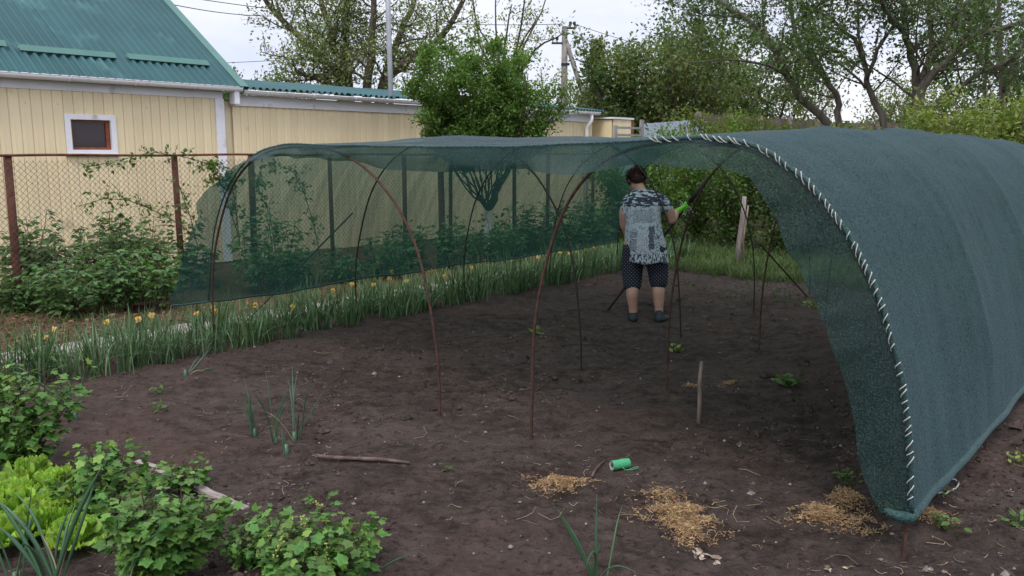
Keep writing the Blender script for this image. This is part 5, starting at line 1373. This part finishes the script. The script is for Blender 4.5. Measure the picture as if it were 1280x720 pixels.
weed(1020, 385, .16, 70, 'sparse low weed near the far right hoops', 2, 'lf_yellow')
weed(1180, 662, .05, 30, 'small green weed right of the front hoop foot', 3)
weed(1118, 645, .05, 22, 'small weed right under the net corner', 4, 'lf_yellow')
weed(1165, 618, .08, 24, 'low weed beside the white cord', 5)
weed(1270, 660, .06, 22, 'small weed at the right picture edge', 6)
weed(1272, 578, .07, 18, 'pale weed at the right edge above the others', 7, 'lf_yellow')
weed(1058, 606, .06, 20, 'tiny weed near the lower edge of the net flap', 8)
weed(200, 515, .05, 14, 'tiny weed on the soil below the daffodil row', 9)
weed(200, 497, .06, 16, 'small dark weed between the lone onion and the row', 10)
weed(560, 590, .02, 6, 'minute seedling right of the stick', 11)
weed(845, 440, .08, 14, 'pale wilted sprout at the foot of the middle hoop', 12, 'lf_yellow', (.03, .06))
weed(670, 418, .07, 14, 'pale wilted sprout under the tunnel by the row', 13, 'lf_yellow', (.03, .06))

# countless bits: dry stalks, scraps and clods on the soil
def scatter_pts(n, u0, u1, v0, v1, seed):
    r = np.random.default_rng(seed); u = r.uniform(u0, u1, n); v = v0+(v1-v0)*r.random(n)
    x = (u-640)/F_PX; yd = (v-360)/F_PX; dz = -(yd*cos(PITCH)+sin(PITCH)); t = -CAM_H/dz; X = x*t; Y = (cos(PITCH)-yd*sin(PITCH))*t
    return X, Y, r
X, Y, r = scatter_pts(1900, -200, 1480, 315, 760, 1); c = EC[0]*X+EC[1]*Y; k = (c > -6.6) & (vnoise(X*1.3, Y*1.3) > -.12); X, Y = X[k], Y[k]; n = len(X)
m_ = MB()
for kk in range(n):
    Ls = r.uniform(.008, .045) if r.random() < .90 else r.uniform(.05, .13); a = r.uniform(0, pi*2); f = np.linspace(-.5, .5, 4); cv = r.normal()*1.2
    x = X[kk]+cos(a)*Ls*f - sin(a)*Ls*cv*f*f; y = Y[kk]+sin(a)*Ls*f+cos(a)*Ls*cv*f*f
    m_.tube(np.stack([x, y, ground_h(x, y)+.004+.01*abs(r.normal())*np.abs(f)], 1), r.uniform(.0007, .0017), 3, caps=False)
m_.build('dry_stalks', M['dry'], None, kind='stuff', label='scattered thin dry stalks on the bare soil', cat='debris')
X, Y, r = scatter_pts(22000, -200, 1480, 318, 780, 2); c = EC[0]*X+EC[1]*Y; k = (c > -6.8) & (vnoise(X*.9+7, Y*.9) > -.1+.15*r.random(len(X))); X, Y = X[k], Y[k]; n = len(X)
ico = np.array([(0,0,1),(1,0,.1),(0,1,-.05),(-1,0,.08),(0,-1,0),(0,0,-.8)]); fi = np.array([(0,1,2),(0,2,3),(0,3,4),(0,4,1),(5,2,1),(5,3,2),(5,4,3),(5,1,4)])
sz = np.exp(r.normal(size=n)*.6)*.0062; V = (ico[None]*(1+r.normal(size=(n, 6, 1))*.28))*sz[:, None, None]*r.uniform(.7, 1.3, (n, 1, 3)); V += np.stack([X, Y, ground_h(X, Y)+sz*.2], 1)[:, None]
soilm = mat('soil clods', (.085, .062, .054), (.040, .028, .024), scale=40, rough=1, spec=.1, island=.35)
MB().add(V.reshape(-1, 3), (fi[None]+(np.arange(n)*6)[:, None, None]).reshape(-1, 3)).build('soil_crumbs', soilm, None, smooth=False, kind='stuff', label='crumbs and small clods of dark soil', cat='soil')
X, Y, r = scatter_pts(500, -200, 1480, 318, 780, 3); c = EC[0]*X+EC[1]*Y; k = c > -6.6; X, Y = X[k], Y[k]; n = len(X); sz = np.exp(r.normal(size=n)*.5)*.0055
V = (ico[None]*(1+r.normal(size=(n, 6, 1))*.2))*sz[:, None, None]; V += np.stack([X, Y, ground_h(X, Y)+sz*.5], 1)[:, None]
MB().add(V.reshape(-1, 3), (fi[None]+(np.arange(n)*6)[:, None, None]).reshape(-1, 3)).build('pebbles', M['greywood'], None, smooth=False, kind='stuff', label='tiny pale pebbles and scraps on the soil', cat='pebbles')

# grass beyond the tunnel and along the litter strip
def grass(n, cs_fn, H, label, seed, mt='grass'):
    r = np.random.default_rng(seed); c, s = cs_fn(r, n); X = EC[0]*c+ES[0]*s; Y = EC[1]*c+ES[1]*s; k = vnoise(X*1.6, Y*1.6) > -.25; X, Y = X[k], Y[k]; n = len(X)
    m_ = MB(); blades(m_, np.stack([X, Y, ground_h(X, Y)-.01], 1), r.uniform(0, 2*pi, n), H*r.uniform(.5, 1.3, n), r.uniform(.006, .011, n), r.uniform(.1, .7, n), 4, r.uniform(0, .3, n))
    m_.build('grass', M[mt], None, smooth=False, kind='stuff', label=label, cat='grass')
grass(26000, lambda r, n: (r.uniform(-9.3, 1, n), 10.3+np.abs(r.normal(size=n))*2.0), .20, 'green grass strip beyond the far end of the tunnel', 1)
grass(4500, lambda r, n: (r.uniform(-9.4, -7.3, n), r.uniform(0, 12, n)), .13, 'thin grass and low green under the raspberry bushes', 2)
grass(1500, lambda r, n: (r.normal(size=n)*1.6-2.5, r.uniform(8.6, 10.6, n)), .10, 'sparse low grass tufts at the far end of the soil', 3)
X, Y, r = scatter_pts(3500, -150, 420, 378, 470, 5); c = EC[0]*X+EC[1]*Y; k = (c < -7.3) & (c > -9.5); X, Y = X[k], Y[k]; n = len(X); m_ = MB(); a = r.uniform(0, 6.3, n)
leaves(m_, np.stack([X, Y, ground_h(X, Y)+.008], 1), np.stack([np.cos(a), np.sin(a), r.normal(size=n)*.2], 1), r.normal(size=(n, 3))*.3+[0, 0, 1], r.uniform(.03, .07, n), LEAF_OVAL)
m_.build('leaf_litter', mat('brown litter', (.20, .115, .065), (.12, .065, .04), scale=30, rough=.95, island=.4), None, smooth=False, kind='stuff', label='reddish brown leaf litter below the raspberry bushes', cat='leaf litter')
